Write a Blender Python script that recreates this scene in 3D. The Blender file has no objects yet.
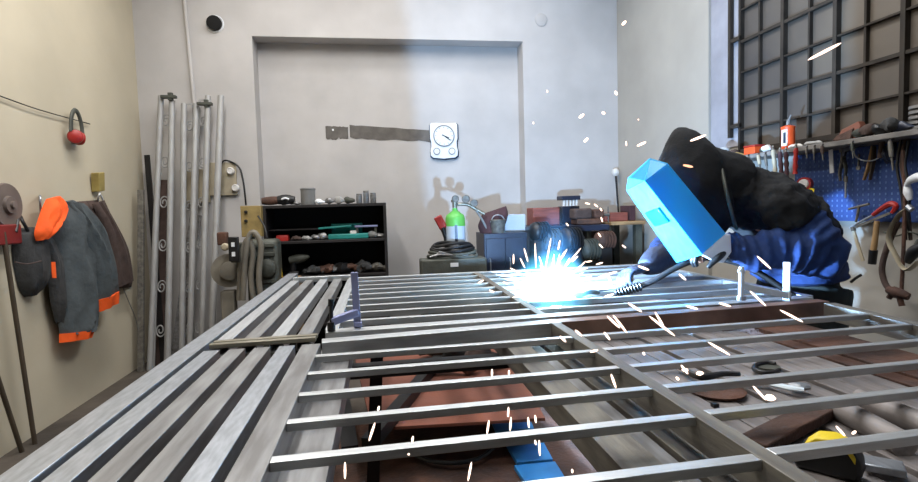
import bpy, math, random
from mathutils import Vector, Matrix, noise, Quaternion
random.seed(7)
S = bpy.context.scene
C = S.collection
V = Vector
# ------------------------------------------------------------ camera geometry
F = 530.0
_d = V(((378-459)/F, -(211-241)/F, -1.0)).normalized()
_x = V((1, .0375, (_d[0]+.0375*_d[1])/(-_d[2]))).normalized()
_z = _x.cross(_d)
M3 = Matrix((_x, _d, _z))                 # camera -> world
CAM = V((0, 0, 1.25))
def P(px, py, ax, val):
    """point of the plane (axis ax = val) seen in the direction (px, py)"""
    r = M3 @ V(((px-459)/F, -(py-241)/F, -1))
    return CAM + r*((val-CAM[ax])/r[ax])
# ------------------------------------------------------------ materials
def lin(c):
    return tuple((x/255/12.92 if x/255 <= .04045 else ((x/255+.055)/1.055)**2.4) for x in c)
def mat(name, col, rough=.6, metal=0., var=.12, scale=8., bump=0., bscale=60., col2=None, stretch=None, emit=0, trans=0, spec=.5, mixpos=(.35, .7)):
    m = bpy.data.materials.new(name); m.use_nodes = True
    nt = m.node_tree; N = nt.nodes; L = nt.links
    b = N['Principled BSDF']
    c = lin(col)
    b.inputs['Roughness'].default_value = rough; b.inputs['Metallic'].default_value = metal
    b.inputs['Specular IOR Level'].default_value = spec
    tc = N.new('ShaderNodeTexCoord'); mp = N.new('ShaderNodeMapping')
    L.new(tc.outputs['Object'], mp.inputs['Vector'])
    if stretch: mp.inputs['Scale'].default_value = stretch
    n = N.new('ShaderNodeTexNoise'); n.inputs['Scale'].default_value = scale; n.inputs['Detail'].default_value = 6
    L.new(mp.outputs[0], n.inputs['Vector'])
    cr = N.new('ShaderNodeValToRGB'); L.new(n.outputs['Fac'], cr.inputs[0])
    c2 = lin(col2) if col2 else tuple(x*(1-2*var) for x in c)
    c1 = c if col2 else tuple(min(1, x*(1+var)) for x in c)
    cr.color_ramp.elements[0].position = mixpos[0]; cr.color_ramp.elements[1].position = mixpos[1]
    cr.color_ramp.elements[0].color = (*c2, 1); cr.color_ramp.elements[1].color = (*c1, 1)
    L.new(cr.outputs[0], b.inputs['Base Color'])
    if bump:
        n2 = N.new('ShaderNodeTexNoise'); n2.inputs['Scale'].default_value = bscale; n2.inputs['Detail'].default_value = 4
        L.new(mp.outputs[0], n2.inputs['Vector'])
        bp = N.new('ShaderNodeBump'); bp.inputs['Strength'].default_value = bump; bp.inputs['Distance'].default_value = .02
        L.new(n2.outputs['Fac'], bp.inputs['Height']); L.new(bp.outputs[0], b.inputs['Normal'])
    if emit:
        b.inputs['Emission Color'].default_value = (*c, 1); b.inputs['Emission Strength'].default_value = emit
    if trans: b.inputs['Transmission Weight'].default_value = trans
    return m
M = {}
M['wall_back'] = mat('painted_plaster_grey', (188, 184, 181), .85, var=.06, scale=2.2, bump=.15, bscale=5)
M['wall_left'] = mat('painted_plaster_cream', (190, 179, 156), .8, var=.05, scale=1.6, bump=.12, bscale=6)
M['wall_right'] = mat('painted_plaster_pale', (166, 161, 152), .85, var=.05, scale=2, bump=.15, bscale=6)
M['wall_shade'] = mat('patched_plaster_blue_grey', (150, 150, 158), .9, var=.1, scale=4, bump=.4, bscale=12)
M['floor'] = mat('dusty_concrete', (78, 70, 62), .8, var=.25, scale=3, bump=.2, bscale=20)
M['wall_front'] = mat('dark_painted_wall', (52, 50, 48), .9, var=.1)
M['ceiling'] = mat('ceiling_paint', (225, 224, 220), .9, var=.02)
M['steel'] = mat('raw_steel_tube', (196, 198, 200), .42, .78, var=.08, scale=14, bump=.1, bscale=50, stretch=(6, .6, 6))
M['steel_x'] = mat('raw_steel_bar', (200, 202, 202), .42, .78, var=.08, scale=14, bump=.1, bscale=50, stretch=(.6, 6, 6))
M['zinc'] = mat('galvanised_steel', (172, 176, 182), .4, .8, var=.1, scale=30, stretch=(4, .8, 4))
M['dull'] = mat('dull_grey_steel', (128, 124, 114), .6, .4, var=.25, scale=8, col2=(92, 88, 84), stretch=(5, .6, 5), bump=.1)
M['pale_steel'] = mat('pale_dusty_steel', (156, 156, 156), .45, .6, var=.2, scale=7, col2=(118, 116, 115), stretch=(6, .8, 6))
M['oldtube'] = mat('weathered_tube', (170, 170, 168), .6, .25, var=.15, scale=12, col2=(156, 154, 152), stretch=(3, 3, .6))
M['rust'] = mat('rusty_steel', (104, 70, 54), .75, .2, scale=7, col2=(62, 46, 40), bump=.3)
M['rustplate'] = mat('red_oxide_plate', (138, 78, 56), .75, 0, scale=3, col2=(104, 62, 48), bump=.1)
M['black_steel'] = mat('blackened_steel', (40, 38, 38), .5, .5, var=.2)
M['brass'] = mat('yellowed_flat_bar', (150, 144, 128), .4, .6, var=.2, scale=12, stretch=(.6, 6, 6))
M['clamp'] = mat('lavender_painted_clamp', (150, 156, 196), .4, .3, var=.08)
M['clampw'] = mat('bright_zinc_clamp', (214, 226, 234), .4, .1, var=.03)
M['black'] = mat('black_plastic', (24, 23, 24), .45, var=.2)
M['shelf'] = mat('black_shelf_board', (34, 30, 30), .5, var=.2, scale=5)
M['white'] = mat('white_plastic', (226, 228, 230), .4, var=.02)
M['grey'] = mat('grey_plastic', (128, 128, 126), .5, var=.1)
M['dial'] = mat('dial_ivory', (218, 214, 208), .5, var=.02)
M['teal'] = mat('teal_case_plastic', (36, 132, 124), .45, var=.1)
M['red'] = mat('red_plastic', (164, 40, 34), .45, var=.1)
M['redd'] = mat('dark_red_paint', (118, 30, 28), .5, var=.1)
M['wheel'] = mat('brown_grey_wheel', (112, 98, 90), .7, var=.15)
M['orange'] = mat('orange_cloth', (246, 92, 20), .8, var=.06, scale=20, bump=.1)
M['orangep'] = mat('orange_plastic', (226, 84, 36), .45, var=.08)
M['yellow'] = mat('yellow_plastic', (232, 204, 40), .45, var=.05)
M['ochre'] = mat('ochre_box_paint', (150, 128, 78), .6, var=.12, scale=15)
M['beige'] = mat('beige_box', (172, 160, 136), .6, var=.1)
M['jgrey'] = mat('jacket_grey_cloth', (74, 80, 82), .9, var=.1, scale=14, bump=.25, bscale=40)
M['jbrown'] = mat('jacket_brown_cloth', (78, 62, 56), .9, var=.15, scale=14, bump=.25, bscale=40)
M['bag'] = mat('dark_bag_cloth', (62, 62, 62), .85, var=.15, scale=14, bump=.25)
M['bluecloth'] = mat('blue_work_cloth', (24, 52, 104), .85, var=.2, scale=9, bump=.5, bscale=16)
M['blackcloth'] = mat('black_hoodie_cloth', (24, 25, 28), .95, var=.2, scale=9, bump=.4, bscale=18)
M['trouser'] = mat('dark_green_trousers', (44, 50, 48), .9, var=.15, scale=9, bump=.3, bscale=16)
M['glove'] = mat('dark_leather_glove', (52, 58, 78), .75, var=.15, bump=.25)
M['skin'] = mat('skin', (190, 140, 116), .55, var=.04)
M['wood'] = mat('worn_wood', (166, 132, 92), .7, var=.2, scale=6, stretch=(1, 1, 6), bump=.1)
M['woodh'] = mat('pale_wood_handle', (170, 136, 92), .6, var=.12)
M['woodred'] = mat('reddish_wood', (134, 72, 60), .6, var=.15, stretch=(1, 6, 6))
M['darkwood'] = mat('dark_pole', (74, 62, 48), .7, var=.2, stretch=(5, 5, .6))
M['pegb'] = mat('blue_pegboard', (38, 66, 126), .6, var=.08, scale=4)
M['windowpane'] = mat('dirty_glass', (98, 89, 78), .45, 0, scale=1.3, col2=(66, 62, 60), spec=.6)
M['windowframe'] = mat('window_steel', (52, 45, 38), .7, .3, var=.2)
M['patch'] = mat('bare_grey_patch', (104, 99, 94), .95, var=.12, scale=12)
M['hose'] = mat('grey_hose', (122, 116, 104), .7, var=.15)
M['green'] = mat('green_cylinder_paint', (92, 170, 74), .45, var=.04)
M['cylbody'] = mat('white_cylinder_paint', (176, 186, 196), .4, var=.06)
M['machine'] = mat('grey_green_machine', (80, 82, 74), .6, .2, var=.2, bump=.2)
M['denim'] = mat('dark_cloth', (70, 44, 48), .9, var=.1, bump=.2)
M['bluebox'] = mat('navy_enamel', (34, 40, 58), .4, .1, var=.15)
M['bluestep'] = mat('bright_blue', (58, 140, 206), .5, var=.1)
M['stone'] = mat('yellow_foam', (160, 140, 78), .9, var=.15)
M['dark'] = mat('dark_interior', (10, 9, 9), .9, var=.1)
M['concrete'] = M['floor']
def emis(name, col, s):
    m = bpy.data.materials.new(name); m.use_nodes = True; nt = m.node_tree
    nt.nodes.remove(nt.nodes['Principled BSDF'])
    e = nt.nodes.new('ShaderNodeEmission'); e.inputs[0].default_value = (*lin(col), 1); e.inputs[1].default_value = s
    # slight procedural flicker in the glow
    nt.links.new(e.outputs[0], nt.nodes['Material Output'].inputs[0]); return m
M['spark'] = emis('white_hot_spark', (255, 225, 205), 3.2)
M['sparko'] = emis('orange_hot_spark', (255, 190, 150), 2.0)
M['arc'] = emis('welding_arc_plasma', (235, 250, 255), 30)
# translucent cyan face shield
def shieldmat():
    m = bpy.data.materials.new('translucent_cyan_plastic'); m.use_nodes = True; nt = m.node_tree; N = nt.nodes; L = nt.links
    b = N['Principled BSDF']; b.inputs['Base Color'].default_value = (*lin((92, 202, 232)), 1); b.inputs['Roughness'].default_value = .3
    t = N.new('ShaderNodeBsdfTranslucent'); t.inputs[0].default_value = (*lin((80, 212, 245)), 1)
    n = N.new('ShaderNodeTexNoise'); n.inputs['Scale'].default_value = 9
    mr = N.new('ShaderNodeMapRange'); mr.inputs[3].default_value = .45; mr.inputs[4].default_value = .75
    L.new(n.outputs['Fac'], mr.inputs[0])
    mx = N.new('ShaderNodeMixShader'); L.new(mr.outputs[0], mx.inputs[0]); L.new(b.outputs[0], mx.inputs[1]); L.new(t.outputs[0], mx.inputs[2])
    L.new(mx.outputs[0], N['Material Output'].inputs[0]); return m
M['shield'] = shieldmat()
M['lens'] = mat('shield_lens', (6, 140, 186), .25, var=.04)
M['tubeg'] = mat('dusty_grey_tube', (150, 143, 140), .6, .2, var=.2, scale=7, col2=(112, 106, 104), stretch=(6, .8, 6))
M['rustrail'] = mat('browned_steel', (132, 104, 90), .5, .5, var=.2, scale=8)
M['ledge'] = mat('grimy_ledge', (120, 116, 112), .8, var=.2, scale=10)
# ------------------------------------------------------------ mesh builder
ORG = {}
def frame(dirv, up=V((0, 0, 1))):
    d = V(dirv).normalized(); u = V(up)
    if abs(d.dot(u)) > .98: u = V((0, 1, 0)) if abs(d.y) < .9 else V((1, 0, 0))
    s = d.cross(u).normalized(); u = s.cross(d).normalized()
    return s, u, d
def cr(pts, n):
    """catmull-rom through tuples of any length"""
    if len(pts) < 3 or n < 2: n = max(n, 1)
    out = []
    k = len(pts)
    for i in range(k-1):
        p0 = pts[max(i-1, 0)]; p1 = pts[i]; p2 = pts[i+1]; p3 = pts[min(i+2, k-1)]
        for j in range(n):
            t = j/n
            out.append(tuple(.5*((2*b)+(-a+c)*t+(2*a-5*b+4*c-d)*t*t+(-a+3*b-3*c+d)*t**3) for a, b, c, d in zip(p0, p1, p2, p3)))
    out.append(tuple(pts[-1])); return out
class MB:
    def __init__(s): s.v = []; s.f = []; s.fm = []; s.mi = 0
    def add(s, vs, fs):
        o = len(s.v); s.v += [V(v) for v in vs]; s.f += [tuple(i+o for i in f) for f in fs]; s.fm += [s.mi]*len(fs); return s
    def box(s, lo, hi):
        x0, y0, z0 = lo; x1, y1, z1 = hi
        return s.add([(x0, y0, z0), (x1, y0, z0), (x1, y1, z0), (x0, y1, z0), (x0, y0, z1), (x1, y0, z1), (x1, y1, z1), (x0, y1, z1)],
                     [(0, 3, 2, 1), (4, 5, 6, 7), (0, 1, 5, 4), (1, 2, 6, 5), (2, 3, 7, 6), (3, 0, 4, 7)])
    def obox(s, c, half, ax):
        c = V(c); a, b, d = [V(q).normalized() for q in ax]; vs = []
        for k in (-1, 1):
            for i, j in ((-1, -1), (1, -1), (1, 1), (-1, 1)):
                vs.append(c+a*half[0]*i+b*half[1]*j+d*half[2]*k)
        return s.add(vs, [(0, 3, 2, 1), (4, 5, 6, 7), (0, 1, 5, 4), (1, 2, 6, 5), (2, 3, 7, 6), (3, 0, 4, 7)])
    def bar(s, p0, p1, w, h, up=(0, 0, 1)):
        p0 = V(p0); p1 = V(p1); a, u, d = frame(p1-p0, V(up))
        return s.obox((p0+p1)/2, (w/2, h/2, (p1-p0).length/2), (a, u, d))
    def tube(s, pts, r, n=10, smooth=0, flat=1.0, cap=True):
        rr = r if isinstance(r, (list, tuple)) else [r]*len(pts)
        q = [(*p, x) for p, x in zip(pts, rr)]
        if smooth: q = cr(q, smooth)
        ps = [V(a[:3]) for a in q]; rs = [a[3] for a in q]
        vs = []; prev = None
        for i, p in enumerate(ps):
            d = (ps[min(i+1, len(ps)-1)]-ps[max(i-1, 0)])
            if d.length < 1e-7: d = V((0, 0, 1))
            d.normalize()
            if prev is None: a, u, _ = frame(d)
            else:
                u = (prev-d*prev.dot(d))
                u = u.normalized() if u.length > 1e-5 else frame(d)[1]
                a = d.cross(u).normalized()
            prev = u
            for k in range(n):
                t = 2*math.pi*k/n
                vs.append(p+(a*math.cos(t)+u*math.sin(t)*flat)*max(rs[i], 1e-5))
        fs = []
        for i in range(len(ps)-1):
            for k in range(n):
                k2 = (k+1) % n
                fs.append((i*n+k, i*n+k2, (i+1)*n+k2, (i+1)*n+k))
        if cap: fs += [tuple(range(n))[::-1], tuple((len(ps)-1)*n+k for k in range(n))]
        return s.add(vs, fs)
    def lathe(s, o, axis, prof, n=20):
        o = V(o); a, u, d = frame(axis)
        vs = []; fs = []
        for r, h in prof:
            for k in range(n):
                t = 2*math.pi*k/n; vs.append(o+d*h+(a*math.cos(t)+u*math.sin(t))*max(r, 1e-5))
        for i in range(len(prof)-1):
            for k in range(n):
                k2 = (k+1) % n; fs.append((i*n+k, i*n+k2, (i+1)*n+k2, (i+1)*n+k))
        fs += [tuple(range(n))[::-1], tuple((len(prof)-1)*n+k for k in range(n))]
        return s.add(vs, fs)
    def prism(s, pts, off):
        pts = [V(p) for p in pts]; off = V(off); n = len(pts)
        return s.add(pts+[p+off for p in pts], [tuple(range(n))[::-1], tuple(range(n, 2*n))]+[(i, (i+1) % n, n+(i+1) % n, n+i) for i in range(n)])
    def loft(s, secs, n=20, sub=5, nz=0., nf=8., up=(0, 0, 1), fold=0.):
        """secs: (x,y,z, ra, rb); elliptical sections with optional cloth folds"""
        q = cr(secs, sub); ps = [V(a[:3]) for a in q]; vs = []; prev = None
        for i, p in enumerate(ps):
            d = (ps[min(i+1, len(ps)-1)]-ps[max(i-1, 0)]).normalized()
            if prev is None: a, u, _ = frame(d, V(up))
            else:
                u = (prev-d*prev.dot(d)).normalized(); a = d.cross(u).normalized()
            prev = u
            for k in range(n):
                t = 2*math.pi*k/n
                dd = a*math.cos(t)*q[i][3]+u*math.sin(t)*q[i][4]
                w = p+dd
                if nz or fold:
                    e = noise.noise(w*nf)*nz
                    if fold: e += fold*math.sin(i*1.9+2.2*math.sin(t+i*.13)+3*noise.noise(w*5))
                    w = w+dd.normalized()*e
                vs.append(w)
        fs = []
        for i in range(len(ps)-1):
            for k in range(n):
                k2 = (k+1) % n; fs.append((i*n+k, i*n+k2, (i+1)*n+k2, (i+1)*n+k))
        c0 = len(vs); vs += [ps[0], ps[-1]]
        for k in range(n):
            k2 = (k+1) % n; fs.append((c0, k2, k)); fs.append((c0+1, (len(ps)-1)*n+k, (len(ps)-1)*n+k2))
        return s.add(vs, fs)
    def drape(s, rows, nrm, depth, n=14, fold=.012, seed=0, sub=4):
        """hanging cloth: rows of (left point, right point, bulge); back lies flat, front bulges along nrm"""
        nrm = V(nrm).normalized()
        q = cr([(*a, *b, c) for a, b, c in rows], sub); R = len(q); vs = []
        for i, r in enumerate(q):
            A = V(r[:3]); B = V(r[3:6]); dp = max(r[6]*depth, .004)
            for k in range(n+1):
                t = k/n
                h = math.sin(math.pi*t)**.5*dp
                h += fold*math.sin(math.pi*t)*math.sin(t*17+seed+noise.noise(V((t*3, i*.15, seed)))*5)
                vs.append(A.lerp(B, t)+nrm*max(h, .003))
        for i, r in enumerate(q):
            A = V(r[:3]); B = V(r[3:6])
            for k in range(n+1): vs.append(A.lerp(B, k/n))
        W = n+1; o = R*W; fs = []
        for i in range(R-1):
            for k in range(n):
                fs.append((i*W+k, i*W+k+1, (i+1)*W+k+1, (i+1)*W+k)); fs.append((o+i*W+k, o+(i+1)*W+k, o+(i+1)*W+k+1, o+i*W+k+1))
            fs.append((i*W, (i+1)*W, o+(i+1)*W, o+i*W)); fs.append((i*W+n, o+i*W+n, o+(i+1)*W+n, (i+1)*W+n))
        for k in range(n):
            fs.append((k, o+k, o+k+1, k+1)); fs.append(((R-1)*W+k, (R-1)*W+k+1, o+(R-1)*W+k+1, o+(R-1)*W+k))
        return s.add(vs, fs)
    def build(s, name, m, parent=None, smooth=True, bevel=0., solid=0., remesh=0., sub=0, label=None, disp=None):
        if parent is not None: o = ORG[parent.name]
        else:
            xs = [v.x for v in s.v]; ys = [v.y for v in s.v]; zs = [v.z for v in s.v]
            o = V(((min(xs)+max(xs))/2, (min(ys)+max(ys))/2, min(zs)))
        me = bpy.data.meshes.new(name); me.from_pydata([v-o for v in s.v], [], s.f)
        ms = m if isinstance(m, (list, tuple)) else [m]
        for x in ms: me.materials.append(M[x])
        for p, i in zip(me.polygons, s.fm): p.material_index = i
        me.validate(); me.update()
        import bmesh
        b = bmesh.new(); b.from_mesh(me); bmesh.ops.recalc_face_normals(b, faces=b.faces); b.to_mesh(me); b.free()
        if smooth:
            me.shade_smooth(); me.set_sharp_from_angle(angle=math.radians(38))
        ob = bpy.data.objects.new(name, me); C.objects.link(ob)
        if parent is not None: ob.parent = parent
        else: ob.location = o
        ORG[ob.name] = o
        if remesh:
            md = ob.modifiers.new('r', 'REMESH'); md.mode = 'VOXEL'; md.voxel_size = remesh; md.use_smooth_shade = True
            sm = ob.modifiers.new('s', 'SMOOTH'); sm.factor = .5; sm.iterations = 4
        if disp:
            tx = bpy.data.textures.new(name+'_folds', 'CLOUDS'); tx.noise_scale = disp[1]; tx.noise_depth = 2
            dm = ob.modifiers.new('d', 'DISPLACE'); dm.texture = tx; dm.strength = disp[0]; dm.mid_level = .5; dm.texture_coords = 'LOCAL'
        if solid:
            md = ob.modifiers.new('t', 'SOLIDIFY'); md.thickness = solid; md.offset = 0
        if bevel:
            md = ob.modifiers.new('b', 'BEVEL'); md.width = bevel; md.segments = 2; md.limit_method = 'ANGLE'
        if sub:
            md = ob.modifiers.new('u', 'SUBSURF'); md.levels = sub; md.render_levels = sub
        if label: ob['label'] = label
        return ob
def tag(o, label, cat, group=None, kind=None):
    o['label'] = label; o['category'] = cat
    if group: o['group'] = group
    if kind: o['kind'] = kind
    return o
def thing(name, loc, label, cat, group=None):
    o = bpy.data.objects.new(name, None); C.objects.link(o); o.location = V(loc); o.empty_display_size = .05
    ORG[o.name] = V(loc); return tag(o, label, cat, group)
def struct(name, mb, m, **k):
    o = mb.build(name, m, **k); o['kind'] = 'structure'; return o
# ============================================================ THE ROOM
XL, XR, YB, YF, H = -2.03, 2.40, 5.05, -2.5, 3.75
struct('floor', MB().box((XL-.1, YF-.1, -.1), (XR+.1, YB+.45, 0)), 'floor', smooth=False)
struct('ceiling', MB().box((XL-.1, YF-.1, H), (XR+.1, YB+.45, H+.1)), 'ceiling', smooth=False)
struct('wall_left', MB().box((XL-.1, YF, 0), (XL, YB+.2, H)), 'wall_left', smooth=False)
struct('wall_front', MB().box((XL-.1, YF-.1, 0), (XR+.1, YF, H)), 'wall_front', smooth=False)
rx0, rx1, rz = -1.055, 1.435, 2.84
wb = MB()
RD = .2
wb.box((XL-.1, YB, 0), (rx0, YB+.4, H)); wb.box((rx1, YB, 0), (XR+.1, YB+.4, H)); wb.box((rx0, YB, rz), (rx1, YB+.4, H)); wb.box((rx0, YB+RD, 0), (rx1, YB+.4, rz))
struct('wall_back', wb, 'wall_back', smooth=False)
# right wall: front leaf up to the pilaster edge, set-back leaf beyond it, with the window opening
wy0, wy1, wz0, wz1 = -1.0, 3.26, 1.56, 3.3
wr = MB()
wr.box((XR, 3.58, 0), (XR+.3, YB+.2, H))
wr2 = MB()
wr2.box((XR+.03, wy1, 0), (XR+.3, 3.58, H)); wr2.box((XR+.03, YF, 0), (XR+.3, wy1, wz0)); wr2.box((XR+.03, YF, wz1), (XR+.3, wy1, H)); wr2.box((XR+.03, YF, wz0), (XR+.3, wy0, wz1))
struct('wall_right', wr, 'wall_right', smooth=False)
struct('wall_right_recessed', wr2, 'wall_right', smooth=False)
tr = MB().box((XR+.018, wy1+.012, 1.62), (XR+.03, 3.578, H))
struct('trim_1', tr, 'wall_shade', smooth=False)
# window: one dirty pane sheet behind a steel grid
wn = thing('window_1', (XR+.08, 1.2, wz0), 'large steel factory window with dirty brown panes and dark glazing bars', 'window'); wn['kind'] = 'structure'
fr = MB()
fr.box((XR, wy0, wz0), (XR+.08, wy0+.05, wz1)); fr.box((XR, wy1-.02, wz0), (XR+.08, wy1, wz1)); fr.box((XR, wy0, wz0), (XR+.08, wy1, wz0+.03)); fr.box((XR, wy0, wz1-.05), (XR+.08, wy1, wz1))
fr.build('window_frame', 'windowframe', wn, smooth=False)
ys = [3.078, 2.876, 2.686, 2.508, 2.338, 2.14, 1.95, 1.76, 1.57, 1.38, 1.19, 1.0, .8, .6, .4, .2, 0, -.2, -.4, -.6, -.8]
for i, y in enumerate(ys):
    w = .024 if i % 2 else .013
    MB().box((XR+(0 if i % 2 else .008), y-w/2, wz0+.03), (XR+.03, y+w/2, wz1-.05)).build('glazing_bar', 'windowframe', wn, smooth=False)
zs = [1.72, 1.905, 2.095, 2.295, 2.50, 2.69, 2.88, 3.07]
for i, z in enumerate(zs):
    w = .018 if i % 2 else .010
    MB().box((XR+.004, wy0+.05, z-w/2), (XR+.03, wy1-.02, z+w/2)).build('glazing_bar', 'windowframe', wn, smooth=False)
MB().box((XR+.03, wy0, wz0), (XR+.04, wy1, wz1)).build('pane', 'windowpane', wn, smooth=False)
# ladder-like steel strip standing left of the window
sp = thing('iron_strip', (XR, 3.31, 1.55), 'narrow dark steel strip frame standing at the left edge of the big window', 'frame')
MB().box((XR-.012, 3.325, 1.68), (XR+.012, 3.35, H-.02)).build('upright', 'windowframe', sp, smooth=False)
for z in (1.74, 2.31, 2.9): MB().box((XR-.01, 3.24, z), (XR+.01, 3.33, z+.025)).build('crosspiece', 'windowframe', sp, smooth=False)
# vent hole, bare patch
hp = P(215, 24, 1, YB)
vh = thing('vent_hole', hp, 'round black vent pipe opening with a white rim high on the back wall', 'vent')
MB().lathe(hp+V((0, .03, 0)), (0, -1, 0), [(.072, 0), (.078, .034), (.07, .04), (.062, .034)], 28).build('rim', 'white', vh)
MB().lathe(hp+V((0, .02, 0)), (0, -1, 0), [(.061, 0), (.061, .066), (.058, .067)], 28).build('opening', 'dark', vh)
hp = P(541, 20, 1, YB)
MBv = MB().lathe(hp, (0, -1, 0), [(.06, 0), (.06, .008), (.052, .012)], 28).build('blanking_disc', 'wall_back')
tag(MBv, 'pale round blanking disc on the back wall above the recess right corner', 'vent cover')
hp = P(326, 132, 1, YB+RD)
def rag(x0, z0, x1, z1, sl, seed):
    rnd = random.Random(seed); top = []; bot = []
    for i in range(15):
        t = i/14; x = x0+(x1-x0)*t
        top.append((x, YB+RD, z1+sl*t+rnd.uniform(-.003, .003))); bot.append((x, YB+RD, z0+sl*t+rnd.uniform(-.008, .008)+(.012 if t > .5 else 0)))
    return MB().prism(top+bot[::-1], (0, -.004, 0))
a = P(326, 139, 1, YB+RD); b = P(430, 125.5, 1, YB+RD); mid = P(349, 132, 1, YB+RD)
pa = thing('bare_wall_patch', V((a.x, YB+RD-.002, a.z)), 'dark grey bare strip of wall running left from the clock', 'wall patch')
za = P(326, 126, 1, YB+RD).z
rag(a.x, a.z, mid.x-.008, za, -.01, 1).build('short_piece', 'patch', pa, smooth=False)
rag(mid.x+.008, P(350, 138, 1, YB+RD).z, b.x, P(350, 125, 1, YB+RD).z, -.055, 2).build('long_piece', 'patch', pa, smooth=False)
q = P(333, 130, 1, YB+RD)
MB().lathe(q+V((0, -.004, 0)), (0, -1, 0), [(.01, 0), (.01, .006)], 12).build('screw', 'white', pa)
# clock
c = P(443.5, 141, 1, YB+RD)
ck = thing('wall_clock', c+V((0, 0, -.17)), 'white weather-station wall clock with round dial above two small gauges', 'clock')
w, hh = .135, .172
out = []
for (sx, sz) in ((-1, 1), (1, 1), (1, -1), (-1, -1)):
    pass
prof = [(-w, hh*.9), (-w*.9, hh), (w*.9, hh), (w, hh*.9), (w, .02), (w*.93, -.01), (w*.93, -.06), (w, -.1), (w*.98, -hh*.85), (w*.8, -hh*.97), (0, -hh*1.03), (-w*.8, -hh*.97), (-w*.98, -hh*.85), (-w, -.1), (-w*.93, -.06), (-w*.93, -.01), (-w, .02)]
MB().prism([c+V((x*1.06+.006, 0, z*1.03-.006)) for x, z in prof], (0, -.02, 0)).build('backing', 'bluebox', ck, smooth=False)
MB().prism([c+V((x, -.02, z)) for x, z in prof], (0, -.02, 0)).build('case', 'white', ck, smooth=False, bevel=.004)
MB().lathe(c+V((0, -.04, .045)), (0, -1, 0), [(.105, 0), (.105, .008), (.097, .01), (.095, .003)], 32).build('dial_rim', 'grey', ck)
MB().lathe(c+V((0, -.041, .045)), (0, -1, 0), [(.095, 0), (.095, .004)], 32).build('dial', 'white', ck)
for k in range(12):
    t = k*math.pi/6; e = V((math.sin(t), 0, math.cos(t)))
    MB().bar(c+V((0, -.046, .045))+e*.075, c+V((0, -.046, .045))+e*.088, .005, .002, up=(0, 1, 0)).build('hour_mark', 'grey', ck, smooth=False)
for ang, l in ((112, .055), (125, .078)):
    t = math.radians(ang); e = V((math.sin(t), 0, math.cos(t)))
    MB().bar(c+V((0, -.048, .045))-e*.02, c+V((0, -.048, .045))+e*l, .007, .003, up=(0, 1, 0)).build('hand', 'black', ck, smooth=False)
for sx in (-1, 1):
    MB().lathe(c+V((sx*.075, -.04, -.105)), (0, -1, 0), [(.034, 0), (.034, .008), (.028, .01), (.027, .004)], 24).build('gauge', 'grey', ck)
    MB().lathe(c+V((sx*.075, -.041, -.105)), (0, -1, 0), [(.027, 0), (.027, .006)], 24).build('gauge_face', 'dial', ck)
# conduit pipe
pp = [P(181, -22, 1, YB-.03), P(184, 0, 1, YB-.03), P(193, 95, 1, YB-.03), P(199, 170, 1, YB-.03)]
cp = MB().tube([(p.x, YB-.02, p.z) for p in pp], .016, 12, 1).build('conduit_pipe', 'wall_back'); tag(cp, 'thin white conduit pipe running down the back wall left of the recess', 'pipe')
# brush marks above vent
# ============================================================ LEFT WALL THINGS
def PL(px, py, off=.0): return P(px, py, 0, XL+.004+off)
# wire
wi = MB().tube([PL(-40, 82, .015), PL(0, 96, .012), PL(40, 110, .015), PL(90, 124, .01)], .0035, 6, 4).build('wire', 'black_steel'); tag(wi, 'thin black wire stretched along the left wall above the ear muffs', 'wire')
# ear muffs
c = PL(77, 133, .05)
em = thing('ear_muffs', c+V((0, 0, -.09)), 'red ear muffs with grey headband hanging from the wire on the left wall', 'ear defenders')
pts = []
for k in range(9):
    t = math.pi*k/8; pts.append((c.x, c.y+math.cos(t)*.068, c.z+.0+math.sin(t)*.15))
MB().tube(pts, .010, 8, 3, flat=1.6).build('headband', 'machine', em)
for sy, mt in ((-1, 'red'), (1, 'red')):
    o = c+V((-sy*.012, sy*.045, -.03))
    cup = MB().lathe(o, (0.6, sy*1, -.1), [(.02, -.02), (.044, -.018), (.047, 0), (.042, .018), (.026, .027), (.004, .03)], 22).build('cup', mt, em)
    MB().lathe(o-V((.6, sy, -.1)).normalized()*.022, (-.6, -sy, .1), [(.042, 0), (.042, .012), (.034, .017)], 22).build('cushion', 'grey', cup)
# sponge
c = PL(98, 182, .03); a, u, d = V((0, 1, .12)).normalized(), V((.1, -.12, 1)).normalized(), V((1, 0, 0))
o = MB().obox(c, (.042, .068, .028), (a, u, d)).build('foam_block', 'stone', bevel=.006); tag(o, 'small yellow foam block stuck on the left wall above the brown jacket', 'sponge')
# jackets
def rows(lst, off=.0):
    return [(tuple(PL(a, b, off)), tuple(PL(c_, d_, off)), e) for a, b, c_, d_, e in lst]
hk = PL(62, 196, .03)
jb = thing('brown_jacket', PL(95, 205, .03), 'dark brown jacket hanging half behind the grey and orange one', 'jacket')
MB().drape(rows([(70, 202, 98, 200, .3), (66, 212, 104, 212, .8), (70, 230, 112, 232, 1), (80, 255, 124, 262, 1), (98, 280, 131, 280, .7), (104, 290, 131, 287, .3)]), (1, 0, 0), .07, 16, .012, 3).build('body', 'jbrown', jb)
MB().drape(rows([(92, 204, 104, 200, .3), (100, 225, 112, 222, 1), (108, 255, 126, 248, 1), (115, 288, 133, 280, .6)], .06), (1, 0, 0), .05, 12, .008, 5).build('sleeve', 'jbrown', jb)
jg = thing('hooded_work_jacket', hk, 'grey work jacket with orange hood and cuffs hanging on the left wall', 'jacket')
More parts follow.
